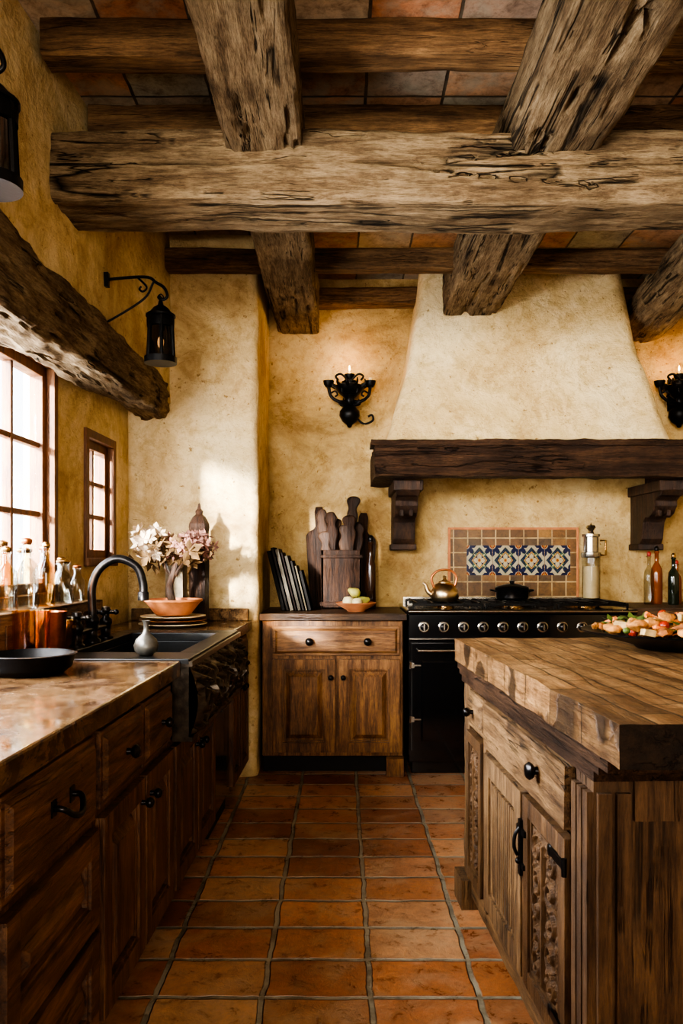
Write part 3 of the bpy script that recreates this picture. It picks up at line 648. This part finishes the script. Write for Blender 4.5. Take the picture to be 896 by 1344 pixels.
# ------------------------------------------------------------ lanterns and sconces
def lantern(s,z,y,wy):
    t=Thing('wall_lantern','black iron lantern hanging from a scrolled wall bracket','lantern',ML,(s,wy,z),group='iron wall lanterns')
    zt=z
    bm=tube([(s,wy+.02,zt),(s,y+.07,zt+.012),(s,y+.02,zt-.012),(s,y-.015,zt-.035),(s,y-.028,zt-.07),(s,y-.01,zt-.085),(s,y+.008,zt-.07)],.0065,8)
    tube([(s,wy+.02,zt-.19),(s,wy-.04,zt-.16),(s,y+.07,zt-.08),(s,y+.03,zt-.01)],.005,8,bm); bx(bm,s-.012,s+.012,wy-.015,wy+.02,zt-.03,zt+.03)
    tube([(s,y+.10,zt+.012),(s,y+.06,zt-.03),(s,y+.075,zt-.05),(s,y+.09,zt-.04),(s,y+.082,zt-.028)],.0045,8,bm)
    t.part('bracket',bm,M_IRON,smooth=50)
    zc=zt-.12
    bm=lathe([(0,zc+.035),(.008,zc+.03),(.012,zc+.012),(.03,zc),(.045,zc-.018),(.062,zc-.03),(.062,zc-.038),(0,zc-.038)],24,s,y); 
    tube([(s,y,zc+.03),(s+.0,y-.012,zc+.045),(s,y,zc+.058),(s,y+.012,zc+.045),(s,y,zc+.03)],.003,6,bm)
    t.part('cap',bm,M_IRON,smooth=40)
    zb=zc-.235
    bm=bmesh.new(); 
    for k in range(6):
        a=k*math.pi/3+.3; tube([(s+.05*math.cos(a),y+.05*math.sin(a),zc-.036),(s+.06*math.cos(a),y+.06*math.sin(a),zb+.01)],.008,6,bm,sm=False)
    lathe([(.064,zb+.028),(.068,zb+.026),(.068,zb),(0,zb),(0,zb+.008),(.062,zb+.01),(.064,zb+.028)],24,s,y,bm)
    lathe([(.054,zc-.038),(.058,zc-.05),(.057,zc-.082),(.052,zc-.07)],24,s,y,bm)
    t.part('frame',bm,M_IRON,smooth=40)
    t.part('glass',lathe([(.048,zc-.04),(.057,zb+.02)],24,s,y),M_SMOKE,smooth=50)
    t.part('bulb',blob((s,y,zb+.09),(.014,.014,.026),sub=2),M_BULB,smooth=50)
    t.part('candle',lathe([(.012,zb+.01),(.012,zb+.064),(0,zb+.064)],12,s,y),M_CANDLE)
lantern(3.36,2.385,.245,.48); lantern(1.83,2.41,.255,.53)
def sconce(X,Z,group='iron candle sconces'):
    t=Thing('wall_sconce','black wrought-iron candle sconce with scrolled arms','sconce',o=(X,5.1,Z),group=group); Y=4.98
    bm=bmesh.new(); bx(bm,X-.03,X+.03,5.075,5.09,Z-.10,Z+.10)
    lathe([(0,Z-.225),(.012,Z-.22),(.018,Z-.205),(.045,Z-.185),(.064,Z-.15),(.062,Z-.12),(.035,Z-.09),(.024,Z-.07),(.032,Z-.04),(.065,Z-.01),(.09,Z+.02),(.095,Z+.035),(.085,Z+.04),(.05,Z+.03),(.05,Z+.065),(.03,Z+.075),(0,Z+.075)],24,X,Y,bm)
    for k in range(11):
        a=k/11*2*math.pi; tube([(X+.09*math.cos(a),Y+.09*math.sin(a),Z+.03),(X+.115*math.cos(a),Y+.115*math.sin(a),Z+.045),(X+.112*math.cos(a),Y+.112*math.sin(a),Z+.07)],(.012,.004),6,bm,k=3)
    for k in range(8):
        a=k/8*2*math.pi+.2; tube([(X+.03*math.cos(a),Y+.03*math.sin(a),Z-.08),(X+.065*math.cos(a),Y+.065*math.sin(a),Z-.075),(X+.07*math.cos(a),Y+.07*math.sin(a),Z-.05)],(.010,.003),6,bm,k=3)
    t.part('body',bm,M_IRON,smooth=50)
    bm=tube([(X,5.08,Z-.05),(X,Y+.02,Z-.07),(X,Y,Z-.03)],.010,8)
    for s in (-1,1):
        tube([(X,Y,Z-.05),(X+s*.06,Y-.02,Z-.065),(X+s*.115,Y-.02,Z-.03),(X+s*.13,Y-.02,Z+.03)],.010,8,bm)
        tube([(X,Y-.04,Z+.05),(X+s*.05,Y-.05,Z+.10),(X+s*.085,Y-.04,Z+.09),(X+s*.07,Y-.04,Z+.065)],.007,8,bm)
        tube([(X+s*.115,Y-.02,Z-.01),(X+s*.09,Y-.03,Z+.0),(X+s*.075,Y-.03,Z-.02),(X+s*.09,Y-.03,Z-.035)],.006,8,bm)
        tube([(X,Y-.06,Z-.02),(X+s*.04,Y-.10,Z-.03),(X+s*.05,Y-.11,Z+.0)],.006,8,bm)
    tube([(X+.04,Y,Z-.16),(X+.09,Y-.01,Z-.20),(X+.145,Y-.01,Z-.18),(X+.14,Y-.01,Z-.145),(X+.115,Y-.01,Z-.155)],.007,8,bm)
    t.part('arm',bm,M_IRON,smooth=50)
    for dx,dy,zz,h in ((0,0,Z+.075,.045),(-.13,-.02,Z+.03,.028),(.13,-.02,Z+.03,.045)):
        t.part('cup',lathe([(0,zz-.005),(.018,zz-.005),(.03,zz+.012),(.034,zz+.035),(.022,zz+.035),(.016,zz+.01),(0,zz+.01)],16,X+dx,Y+dy),M_IRON,smooth=50)
        c=t.part('candle',lathe([(.010,zz+.01),(.010,zz+.01+h),(0,zz+.01+h)],12,X+dx,Y+dy),M_CANDLE)
        if dx==0: t.part('flame',lathe([(0,zz+h+.01),(.005,zz+h+.018),(.006,zz+h+.026),(.003,zz+h+.04),(0,zz+h+.048)],10,X+dx,Y+dy),M_FLAME,parent=c,smooth=50)
sconce(.05,2.25); sconce(2.11,2.25)

# ------------------------------------------------------------ things on the left counter
ZC=.871
def bottle(M,x,y,z,h,r,mat,label,group=None,cap=None,neck=.35,name='glass_bottle'):
    t=Thing(name,label,'bottle',M,(x,y,z),group)
    p=[(0,z),(r*.9,z),(r,z+h*.03),(r,z+h*.55),(r*.9,z+h*.66),(r*neck,z+h*.77),(r*neck,z+h*.94),(r*neck*1.3,z+h*.95),(r*neck*1.3,z+h*.98),(0,z+h*.98)]
    t.part('body',lathe(p,20,x,y),mat,smooth=50)
    t.part('stopper',lathe([(0,z+h*.965),(r*neck*.9,z+h*.965),(r*neck*1.2,z+h*1.0),(r*neck*1.2,z+h*1.04),(r*neck*.6,z+h*1.07),(0,z+h*1.075)],14,x,y),cap or M_BRASS,smooth=50)
t=Thing('wooden_crate','low brown wooden crate against the window wall','crate',ML,(2.85,.57,ZC))
bm=bmesh.new(); X0,X1,Y0,Y1,Z0,Z1=2.42,3.42,.51,.655,ZC,1.03
bx(bm,X0,X1,Y0,Y0+.015,Z0,Z1); bx(bm,X0,X1,Y1-.015,Y1,Z0,Z1); bx(bm,X0,X0+.015,Y0,Y1,Z0,Z1); bx(bm,X1-.015,X1,Y0,Y1,Z0,Z1); bx(bm,X0,X1,Y0,Y1,Z1-.012,Z1); bx(bm,X0,X1,Y0,Y1,Z0,Z0+.01)
t.part('body',bm,M_IX,bevel=.003)
for k in range(4): t.part('panel',box(X0+.05+k*.23,X0+.2+k*.23,Y0-.006,Y0,Z0+.03,Z1-.035),M_DX,bevel=.002)
for i,(s,y_,h,r,m_,nk) in enumerate(((2.50,.60,.24,.038,M_CLEAR,.5),(2.58,.555,.20,.036,M_CLEAR,.35),(2.67,.61,.22,.036,M_AMBER,.45),(2.75,.56,.23,.04,M_CLEAR,.4),(2.85,.61,.20,.038,M_CLEAR,.6),(2.91,.555,.22,.032,M_AMBER,.4),(3.0,.60,.21,.036,M_CLEAR,.4),(3.08,.555,.16,.038,M_CLEAR,.6),(3.18,.60,.17,.034,M_CLEAR,.4),(3.26,.565,.14,.03,M_CLEAR,.5))):
    bottle(ML,s,y_,1.031,h,r,m_,('amber' if m_ is M_AMBER else 'clear')+' glass bottle with brass stopper on the crate','bottles on the crate',cap=M_COPPER if i%3==0 else M_BRASS,neck=nk)
def mug(M,x,y,z,h,r,mat,label,group=None,name='copper_tumbler'):
    solo(name,lathe([(0,z),(r*.85,z),(r*.9,z+h*.05),(r,z+h*.98),(r*1.03,z+h),(r*.94,z+h),(r*.82,z+.008),(0,z+.008)],24,x,y),mat,label,'cup',M,(x,y,z),smooth=50,group=group)
mug(ML,2.50,.44,ZC,.17,.058,M_AMBER,'large amber glass canister beside the crate',name='glass_canister'); mug(ML,2.67,.445,ZC+.006,.15,.052,M_COPPER,'aged copper tumbler beside the crate'); mug(ML,2.80,.45,ZC+.006,.11,.045,M_AMBER,'small amber glass tumbler beside the crate',name='glass_tumbler')
solo('black_bowl',lathe([(0,ZC),(.09,ZC),(.115,ZC+.02),(.125,ZC+.055),(.13,ZC+.058),(.122,ZC+.06),(.11,ZC+.028),(.08,ZC+.012),(0,ZC+.012)],36,2.30,.36),M_IRON,'shallow black iron bowl on the stone worktop','bowl',ML,(2.30,.36,ZC),smooth=50)
t=Thing('bud_vase','small dark round bud vase on the sink rim','vase',ML,(2.70,.13,.877))
t.part('body',lathe([(0,.877),(.022,.877),(.038,.892),(.042,.91),(.034,.932),(.014,.95),(.009,.965),(.009,.985),(.015,.995),(.01,.995),(.006,.97),(0,.96)],24,2.70,.13),simple('grey_pewter',lin(96,92,84),.35,.6,.5,.3,20),smooth=50)
# flowers
fs,ft=3.95,.33
z=ZC
for i,(r,m_) in enumerate(((.168,M_CREAM),(.165,M_CERAM),(.16,M_CREAM))):
    solo('plate',lathe([(0,z),(r*.55,z),(r*.6,z+.004),(r,z+.014),(r,z+.018),(r*.6,z+.009),(0,z+.009)],36,fs,ft),m_,('cream' if m_ is M_CREAM else 'brown glazed')+' ceramic plate stacked under the flower bowl','plate',ML,(fs,ft,z),smooth=50,group='stacked plates'); z+=.0185
z0=z
t=Thing('flower_arrangement','dried pink and white flowers in a terracotta bowl','flower pot',ML,(fs,ft,z0))
t.part('pot',lathe([(0,z0),(.08,z0),(.09,z0+.008),(.135,z0+.065),(.145,z0+.07),(.145,z0+.08),(.13,z0+.08),(.11,z0+.05),(0,z0+.05)],32,fs,ft),M_TERRA,smooth=45)
bm=tube([(fs,ft,z0+.05),(fs+.01,ft+.02,z0+.13),(fs-.01,ft,z0+.2),(fs,ft-.02,z0+.27)],(.022,.012),10)
for a in ((.03,.10,.33),(-.02,-.08,.30),(.04,-.03,.36),(-.03,.05,.34)): tube([(fs,ft,z0+.18),(fs+a[0],ft+a[1]*.5,z0+.24),(fs+a[0],ft+a[1],z0+a[2])],(.009,.004),8,bm)
t.part('stem',bm,M_MZ,smooth=50,label='twisted dark woody stem')
M_PK=simple('dried_pink_petals',lin(138,98,86),.8,0,.2,.5,30); M_WH=simple('dried_white_petals',lin(206,182,154),.8,0,.2,.25,30); M_GN=simple('dried_leaves',lin(104,80,52),.8,0,.2,.3,30)
def petals(c,R,nf,size,seed,lo=.5):
    rnd=random.Random(seed); bm=bmesh.new()
    for _ in range(nf):
        d=V((rnd.gauss(0,1),rnd.gauss(0,1),rnd.gauss(0,1))).normalized(); p=V(c)+V((d.x*R[0],d.y*R[1],d.z*R[2]))*rnd.uniform(lo,1.25)
        q=d.to_track_quat('Z','Y').to_matrix(); ph=rnd.uniform(0,6)
        for k in range(5):
            a=ph+k*1.2566; u=V((math.cos(a),math.sin(a),0)); w=V((-math.sin(a),math.cos(a),0)); s=size*rnd.uniform(.6,1.4)
            pts=[V((0,0,0)),u*s*.55+w*s*.32+V((0,0,.2*s)),u*s+V((0,0,.45*s)),u*s*.55-w*s*.32+V((0,0,.2*s))]
            bm.faces.new([bm.verts.new(p+q@x) for x in pts])
    return bm
t.part('blossom',petals((fs+.0,ft-.08,z0+.34),(.10,.11,.065),90,.028,1),M_PK,kind='stuff',label='dusty pink dried blossoms')
t.part('blossom',petals((fs,ft+.11,z0+.35),(.10,.085,.075),70,.038,2,.3),M_WH,kind='stuff',label='papery white dried blossoms')
t.part('leaf',petals((fs,ft,z0+.31),(.12,.17,.06),45,.05,3,.3),M_GN,kind='stuff',label='dry olive leaves')
# tall carved bottle + stone block
bx_,by_=4.20,.25
t=Thing('carved_wooden_bottle','tall dark carved wooden bottle with pointed finial','vase',ML,(bx_,by_,ZC))
prof=[(0,ZC),(.055,ZC),(.058,ZC+.02),(.052,ZC+.04),(.054,ZC+.3),(.052,ZC+.48),(.056,ZC+.50),(.054,ZC+.52),(.035,ZC+.555),(.018,ZC+.57),(.022,ZC+.585),(.01,ZC+.60),(.006,ZC+.625),(0,ZC+.63)]
t.part('body',lathe(prof,8,bx_,by_),M_BD,bevel=.003)
solo('stone_block',rough(bev(box(4.14,4.25,.325,.415,ZC,ZC+.30),.008),.03,.003,12),simple('grey_stone',lin(120,108,88),.85,0,.3,.3,20,.4),'rough grey stone block beside the carved bottle','stone',ML,(4.2,.37,ZC),smooth=40)

# ------------------------------------------------------------ back counter things
ZB=.9015
bcols=[lin(24,22,20),lin(38,35,32),lin(84,77,66),lin(28,21,18),lin(58,53,45),lin(30,27,24),lin(78,70,54)]
x=-.352
for i,(w,h,d) in enumerate(((.024,.36,.24),(.018,.38,.25),(.024,.37,.26),(.014,.35,.24),(.022,.33,.25),(.016,.30,.23),(.014,.27,.23),(.02,.24,.23))):
    lean=-14; Mb=T(x,4.80,ZB)@RY(lean)
    t=Thing('book','thin cookbook with %s cover leaning on the pier'%('pale' if bcols[i%7][0]>.06 else 'dark'),'book',Mb,(0,0,0),'cookbooks leaning in a row')
    bm=bmesh.new(); bx(bm,0,.003,-d/2,d/2,0,h); bx(bm,w-.003,w,-d/2,d/2,0,h); bx(bm,0,w,-d/2,-d/2+.003,0,h)
    t.part('cover',bm,simple('book_cover_%d'%i,bcols[i%7],.8,0,.15)); t.part('pages',box(.003,w-.003,-d/2+.003,d/2-.004,.003,h-.004),M_PAGE)
    x+=w/math.cos(math.radians(lean))+.003
t=Thing('wooden_crock','dark wooden box crammed with carved wooden paddles','utensil holder',o=(.0,4.92,ZB))
bm=bmesh.new(); X0,X1,Y0,Y1=-.125,.125,4.83,5.0; Z1=ZB+.36
for a in ((X0,X1,Y0,Y0+.018),(X0,X1,Y1-.018,Y1),(X0,X0+.018,Y0,Y1),(X1-.018,X1,Y0,Y1)): bx(bm,*a,ZB,Z1)
bx(bm,X0,X1,Y0,Y1,ZB,ZB+.015); bx(bm,X0-.006,X1+.006,Y0-.008,Y0,Z1-.05,Z1-.03); bx(bm,X0-.006,X1+.006,Y0-.008,Y0,ZB+.02,ZB+.045)
t.part('box',bm,M_BD,bevel=.004)
rnd=random.Random(4)
for i in range(8):
    col_,row_=i%4,i//4; xx=X0+.046+col_*.053; yy=4.872+row_*.058; tp=(.46,.58,.50,.56,.60,.54,.68,.52)[i]; w=.036
    M_=T(xx,yy,ZB+.017)@RY(rnd.uniform(-5,5)); bm=bmesh.new(); sh=i%3
    hw=[(.014,0),(.014,tp-.26),(.018,tp-.2),(w,tp-.15),(w*1.15,tp-.11),(w*.6,tp-.08),(w*(1.2,1.45,.9)[sh],tp-.05),(w*(1.4,.8,1.2)[sh],tp-.02),(w*.6,tp)]
    L_=[bm.verts.new((-a+.006*math.sin(z*40+i),-.018,z)) for a,z in hw]; R_=[bm.verts.new((a+.006*math.sin(z*30+i*2),-.018,z)) for a,z in hw]; L2=[bm.verts.new((-a,.018,z)) for a,z in hw]; R2=[bm.verts.new((a,.018,z)) for a,z in hw]
    for k in range(len(hw)-1):
        for P,Q in ((L_,R_),(R_,R2),(R2,L2),(L2,L_)): bm.faces.new((P[k],Q[k],Q[k+1],P[k+1]))
    bm.faces.new((L_[0],R_[0],R2[0],L2[0])); bm.faces.new((L_[-1],R_[-1],R2[-1],L2[-1]))
    ob=solo('wooden_paddle',bm,M_BD if i%2 else M_MZ,'carved dark wooden paddle standing in the wooden box','utensil',M_,smooth=60,group='wooden paddles in the box')
    sm=ob.modifiers.new('round','SUBSURF'); sm.levels=2; sm.render_levels=2
def board(M,w,h,label,mat):
    bm=bmesh.new(); pts=[(-w/2,0),(w/2,0),(w/2,h*.7)]+[(w/2*math.cos(a)*1.0,h*.7+math.sin(a)*w*.3) for a in (.3,.7,1.1)]+[(.03,h*.7+w*.36),(.03,h*.95),(.02,h),(-.02,h),(-.03,h*.95),(-.03,h*.7+w*.36)]+[(w/2*math.cos(a),h*.7+math.sin(a)*w*.3) for a in (2.04,2.44,2.84)]+[(-w/2,h*.7)]
    A=[bm.verts.new((x,0,z)) for x,z in pts]; B=[bm.verts.new((x,.02,z)) for x,z in pts]; bm.faces.new(A); bm.faces.new(B[::-1])
    for i in range(len(pts)): bm.faces.new((A[i],A[(i+1)%len(pts)],B[(i+1)%len(pts)],B[i]))
    solo('cutting_board',bm,mat,label,'cutting board',M,bevel=.003)
board(T(-.10,5.01,ZB+.003)@RX(-6)@RY(-4),.19,.64,'tall dark wooden cutting board leaning on the wall',M_BD)
board(T(.11,5.01,ZB+.003)@RX(-6)@RY(3),.17,.60,'dark paddle cutting board leaning on the wall',M_BD)
bottle(ID,.178,4.88,ZB,.42,.032,simple('brown_glass',lin(48,28,16),.15),'tall dark brown bottle beside the wooden box',cap=M_BRONZE,neck=.5)
solo('fruit_bowl',lathe([(0,ZB),(.05,ZB),(.055,ZB+.008),(.105,ZB+.035),(.12,ZB+.05),(.115,ZB+.053),(.09,ZB+.032),(.04,ZB+.014),(0,ZB+.014)],32,.085,4.63),M_TERRA,'shallow terracotta bowl of fruit','bowl',o=(.085,4.63,ZB),smooth=50)
M_PEAR=simple('pear_skin',lin(166,158,78),.5); M_LEM=simple('pale_fruit',lin(216,200,150),.5)
def fruit(c,r,mat,label,nm='pear',group='fruit in the terracotta bowl',pear=True,rot=0):
    x,y,z=c; t=Thing(nm,label,nm,T(x,y,z)@RY(rot),(0,0,0),group)
    if pear: t.part('flesh',lathe([(0,-r),(r*.6,-r*.85),(r,-r*.2),(r*.85,r*.4),(r*.5,r*1.0),(r*.3,r*1.4),(0,r*1.5)],18),mat,smooth=60)
    else: t.part('flesh',lathe([(0,-r*.85),(r*.6,-r*.8),(r*.95,-r*.3),(r,r*.1),(r*.75,r*.7),(r*.3,r*.85),(0,r*.75)],18),mat,smooth=60)
    z1=r*1.48 if pear else r*.75; t.part('stem',tube([(0,0,z1-.003),(.003,0,z1+.015)],.002,6,sm=False),M_TOE)
fruit((.04,4.62,ZB+.058),.034,M_LEM,'pale round apple in the terracotta bowl','apple',pear=False); fruit((.12,4.65,ZB+.056),.032,M_PEAR,'green pear lying in the terracotta bowl','pear',rot=70); fruit((.09,4.575,ZB+.055),.03,M_LEM,'pale round apple in the terracotta bowl','apple',pear=False); fruit((.08,4.67,ZB+.105),.032,M_PEAR,'green pear on top of the fruit pile','pear',rot=-60)

# on the range
kz=.9605; KM=T(.60,4.64,kz)@Matrix.Scale(1.15,4)
t=Thing('kettle','small pale brass kettle with curved spout and loop handle','kettle',KM,(0,0,0))
t.part('body',lathe([(0,0),(.06,0),(.072,.02),(.068,.055),(.045,.085),(.03,.092),(0,.094)],28),M_PALE,smooth=50)
t.part('lid',lathe([(.032,.09),(.03,.098),(.012,.106),(.006,.115),(.01,.125),(0,.13)],20),M_PALE,smooth=50)
t.part('spout',tube([(-.06,0,.03),(-.085,0,.05),(-.095,0,.08),(-.11,0,.092)],(.014,.007),10),M_PALE,smooth=50)
t.part('handle',tube([(-.055,0,.07),(-.065,0,.12),(-.03,0,.155),(.03,0,.155),(.06,0,.12),(.05,0,.07)],.006,8),M_COPPER,smooth=50)
pn=(1.04,4.86,.9605)
t=Thing('lidded_pot','small dark lidded pot on the range before the tiles','pot',o=pn)
t.part('body',lathe([(0,pn[2]),(.085,pn[2]),(.098,pn[2]+.01),(.10,pn[2]+.065),(.104,pn[2]+.07),(0,pn[2]+.07)],32,pn[0],pn[1]),M_BRONZE,smooth=50)
t.part('lid',lathe([(.10,pn[2]+.071),(.095,pn[2]+.078),(.04,pn[2]+.092),(.012,pn[2]+.096),(.018,pn[2]+.112),(0,pn[2]+.116)],32,pn[0],pn[1]),M_BRONZE,smooth=50)
for s in (-1,1): t.part('handle',tube([(pn[0]+s*.098,pn[1]-.03,pn[2]+.05),(pn[0]+s*.125,pn[1]-.02,pn[2]+.055),(pn[0]+s*.125,pn[1]+.02,pn[2]+.055),(pn[0]+s*.098,pn[1]+.03,pn[2]+.05)],.006,8),M_IRON,smooth=50)
px_,py_,pz=1.55,4.95,.9605
t=Thing('tall_glass_canister','tall clear glass cylinder with metal cap on the range','canister',o=(px_,py_,pz))
t.part('body',lathe([(0,pz),(.055,pz),(.056,pz+.26),(.05,pz+.265)],28,px_,py_),M_CLEAR,smooth=40,label='clear glass cylinder')
t.part('filling',lathe([(0,pz+.004),(.046,pz+.004),(.046,pz+.2),(0,pz+.2)],24,px_,py_),M_CREAM,smooth=40)
t.part('collar',lathe([(.058,pz+.255),(.06,pz+.26),(.06,pz+.285),(.045,pz+.29),(.045,pz+.38),(.054,pz+.385),(.054,pz+.40),(0,pz+.40)],28,px_,py_),M_STEEL,smooth=40)
t.part('finial',lathe([(.02,pz+.40),(.014,pz+.42),(.03,pz+.44),(.024,pz+.455),(.006,pz+.46),(0,pz+.475)],20,px_,py_),M_STEEL,smooth=50)
bm=tube([(px_+.05,py_-.02,pz+.36),(px_+.085,py_-.02,pz+.36),(px_+.085,py_-.02,pz+.27),(px_+.058,py_-.02,pz+.27)],.006,8,sm=False)
t.part('handle',bm,M_BRASS,smooth=50)
for i,(x,y,h,r,m_,cp,lb) in enumerate(((1.86,4.82,.30,.03,M_CLEAR,M_RED,'clear glass bottle with red cap'),(1.93,4.88,.33,.034,M_TBOT,M_BRONZE,'amber oil bottle'),(2.0,4.80,.29,.032,M_DGREEN,M_BRASS,'dark wine bottle with gold foil'),(2.06,4.9,.25,.03,M_TBOT,M_RED,'short amber vinegar bottle'),(2.14,4.84,.31,.033,M_DGREEN,M_BRONZE,'dark green oil bottle'))):
    bottle(ID,x,y,.931,h,r,m_,lb+' on the wooden worktop','oil bottles by the range',cap=cp,name='oil_bottle')

# platter with food on the island
pc=MI@V((.37,.58,.925)); pz=.926
solo('serving_platter',lathe([(0,pz),(.12,pz),(.13,pz+.01),(.25,pz+.042),(.285,pz+.05),(.288,pz+.056),(.25,pz+.052),(.12,pz+.018),(0,pz+.018)],48),M_IRON,'wide black iron platter piled with food','platter',T(pc.x,pc.y,0),(0,0,pz),smooth=50)
M_TOM=simple('tomato_skin',lin(158,50,28),.25,0,.5,.2,20,0); M_BRD=simple('bread_crust',lin(186,128,70),.75,0,.25,.6,40,.7); M_BR2=simple('toasted_crust',lin(142,86,42),.75,0,.25,.6,40,.7); M_CHS=simple('soft_cheese',lin(196,166,116),.65,0,.25,.35,30,.3); M_ORG=simple('orange_flesh',lin(204,118,60),.5,0,.4,.35,40,.3); M_FIG=simple('fig_skin',lin(70,40,30),.5); M_HRB=simple('herb_green',lin(76,90,34),.6)
rnd=random.Random(12)
def wedge(r):
    bm=bmesh.new(); a,b,c=r; P=[(-a,-b*.3,-c),(a,-b,-c),(a*.9,b,-c)]; A=[bm.verts.new(p) for p in P]; B=[bm.verts.new((p[0],p[1],c)) for p in P]
    bm.faces.new(A[::-1]); bm.faces.new(B)
    for i in range(3): bm.faces.new((A[i],A[(i+1)%3],B[(i+1)%3],B[i]))
    return rough(bev(bm,.004,2),.012,.003,60)
def croissant(r):
    bm=bmesh.new(); P=[(-r[0],-.3*r[1],0),(-r[0]*.5,r[1]*.5,0),(0,r[1]*.8,.003),(r[0]*.5,r[1]*.5,0),(r[0],-.3*r[1],0)]; Q=smoothpts(P,5); m=len(Q); 
    rings=[]
    for i,p in enumerate(Q):
        k=math.sin(math.pi*(i+.6)/(m+.2))*(1+.16*math.sin(i*1.6)); rings.append([bm.verts.new(p+V((0,math.cos(a)*r[2]*k,math.sin(a)*r[2]*k))) for a in [2*math.pi*j/8 for j in range(8)]])
    for a,b in zip(rings,rings[1:]):
        for j in range(8): bm.faces.new((a[j],a[(j+1)%8],b[(j+1)%8],b[j]))
    bm.faces.new(rings[0][::-1]); bm.faces.new(rings[-1]); return bm
def leafb(r):
    bm=bmesh.new(); 
    for k in range(4):
        a=k*1.7; u=V((math.cos(a),math.sin(a),.5)); w=V((-math.sin(a),math.cos(a),0))
        bm.faces.new([bm.verts.new(q) for q in (V((0,0,0)),u*.02+w*.01,u*.04,u*.02-w*.01)])
    bmesh.ops.remove_doubles(bm,verts=bm.verts[:],dist=.0001)
    return bm
kinds=[('pastry',M_BRD,(.036,.026,.017),'small golden baked pastry'),('cherry_tomato',M_TOM,(.016,.016,.015),'ripe red cherry tomato'),('cheese_wedge',M_CHS,(.030,.020,.010),'pale wedge of cheese'),('small_croissant',M_BR2,(.036,.022,.014),'toasted small croissant'),('pastry',M_BRD,(.034,.03,.014),'small golden baked pastry'),('olive',M_HRB,(.014,.012,.012),'green olive'),('small_croissant',M_BRD,(.04,.024,.014),'toasted small croissant'),('shrimp',M_ORG,(.026,.022,.009),'curled orange shrimp'),('herb_sprig',M_HRB,(.02,.02,.02),'fresh green herb sprig'),('pastry',M_BR2,(.03,.03,.012),'small golden baked pastry'),('shrimp',M_ORG,(.024,.024,.009),'curled orange shrimp'),('fig',M_FIG,(.016,.016,.017),'dark purple fig')]
for lay,(cnt,R,zz) in enumerate(((24,.225,.064),(18,.17,.056),(14,.115,.05),(9,.06,.048),(18,.19,.078),(15,.135,.078),(9,.07,.078),(5,.03,.096),(8,.09,.098))):
    for k in range(cnt):
        a=k/cnt*2*math.pi+lay*.4; nm,m_,r,lb=kinds[rnd.randint(0,len(kinds)-1)]; s=rnd.uniform(.75,1.05); rr=tuple(q*s for q in r)
        x=pc.x+R*math.cos(a)+rnd.uniform(-.006,.006); y=pc.y+R*math.sin(a)+rnd.uniform(-.006,.006)
        bm=wedge(rr) if 'wedge' in nm else croissant(rr) if nm in('small_croissant','shrimp') else leafb(rr) if 'herb' in nm else blob((0,0,0),rr,amp=.016 if nm=='pastry' else .001,fr=18,sub=2)
        ob=solo(nm,bm,m_,lb+' on the platter',nm.replace('_',' '),T(x,y,pz+zz)@RZ(rnd.uniform(0,360))@RX(rnd.uniform(-20,20)),smooth=40 if 'wedge' in nm else 60,group='food piled on the platter')
solo('dark_bowl',lathe([(0,.925),(.05,.925),(.06,.94),(.11,.985),(.12,1.0),(.11,1.0),(.05,.95),(0,.94)],32),M_CERAM,'brown ceramic bowl beside the platter','bowl',MI@T(.10,.98,0),(0,0,.925),smooth=50)

# ------------------------------------------------------------ lights
def area(M,sx,sy,e,col,target=None,spread=None):
    l=bpy.data.lights.new('area','AREA'); l.shape='RECTANGLE'; l.size=sx; l.size_y=sy; l.energy=e; l.color=col
    if spread: l.spread=math.radians(spread)
    o=bpy.data.objects.new('daylight_and_fill_lamp',l); C.objects.link(o)  # serves the window daylight and the added fills alike
    p=M.translation; d=(V(target)-p).normalized(); o.location=p; o.rotation_euler=d.to_track_quat('-Z','Y').to_euler(); return o
p=ML@V((2.35,.92,1.62)); q=ML@V((2.75,.0,1.35)); area(T(*p),2.0,1.0,275,(.95,.98,1),q)
p=ML@V((3.92,.90,1.5)); q=ML@V((3.92,.0,1.4)); area(T(*p),.45,.55,22,(.95,.98,1),q)
area(T(.3,-1.4,1.2),2.2,1.2,86,(1,.94,.84),(.3,3.2,2.3))  # added fill behind the camera, tilted up to lift ceiling and joists
area(T(-.5,-1.2,2.2),.9,.7,24,(1,.95,.84),(1.1,4.8,2.2),50)  # added narrow fill that brightens the hood, no window there
def pt(loc,e,col,r=.03):
    l=bpy.data.lights.new('pt','POINT'); l.energy=e; l.color=col; l.shadow_soft_size=r; o=bpy.data.objects.new('candle_lamp',l); C.objects.link(o); o.location=loc
pt((.05,4.94,2.46),2.8,(1,.60,.26)); pt((2.11,4.94,2.46),2.8,(1,.60,.26))
s=bpy.data.lights.new('sun','SUN'); s.energy=60; s.color=(1,.97,.9); s.angle=math.radians(4)
so=bpy.data.objects.new('sun_lamp',s); C.objects.link(so); so.rotation_euler=V((.40,1,-.17)).to_track_quat('-Z','Y').to_euler()
w=bpy.data.worlds.new('w'); bpy.context.scene.world=w; w.use_nodes=True; bg=w.node_tree.nodes['Background']; bg.inputs[0].default_value=(.92,.96,1,1); bg.inputs[1].default_value=5.0

# ------------------------------------------------------------ camera
cam=bpy.data.cameras.new('cam'); co=bpy.data.objects.new('camera',cam); C.objects.link(co); bpy.context.scene.camera=co
co.location=(0,0,1.2); co.rotation_euler=(math.radians(90),0,0); cam.lens=28.0; cam.sensor_width=36; cam.shift_y=63/1344; cam.clip_start=.05
try:
    bpy.context.scene.view_settings.look='AgX - High Contrast'
except Exception as e: print(e)
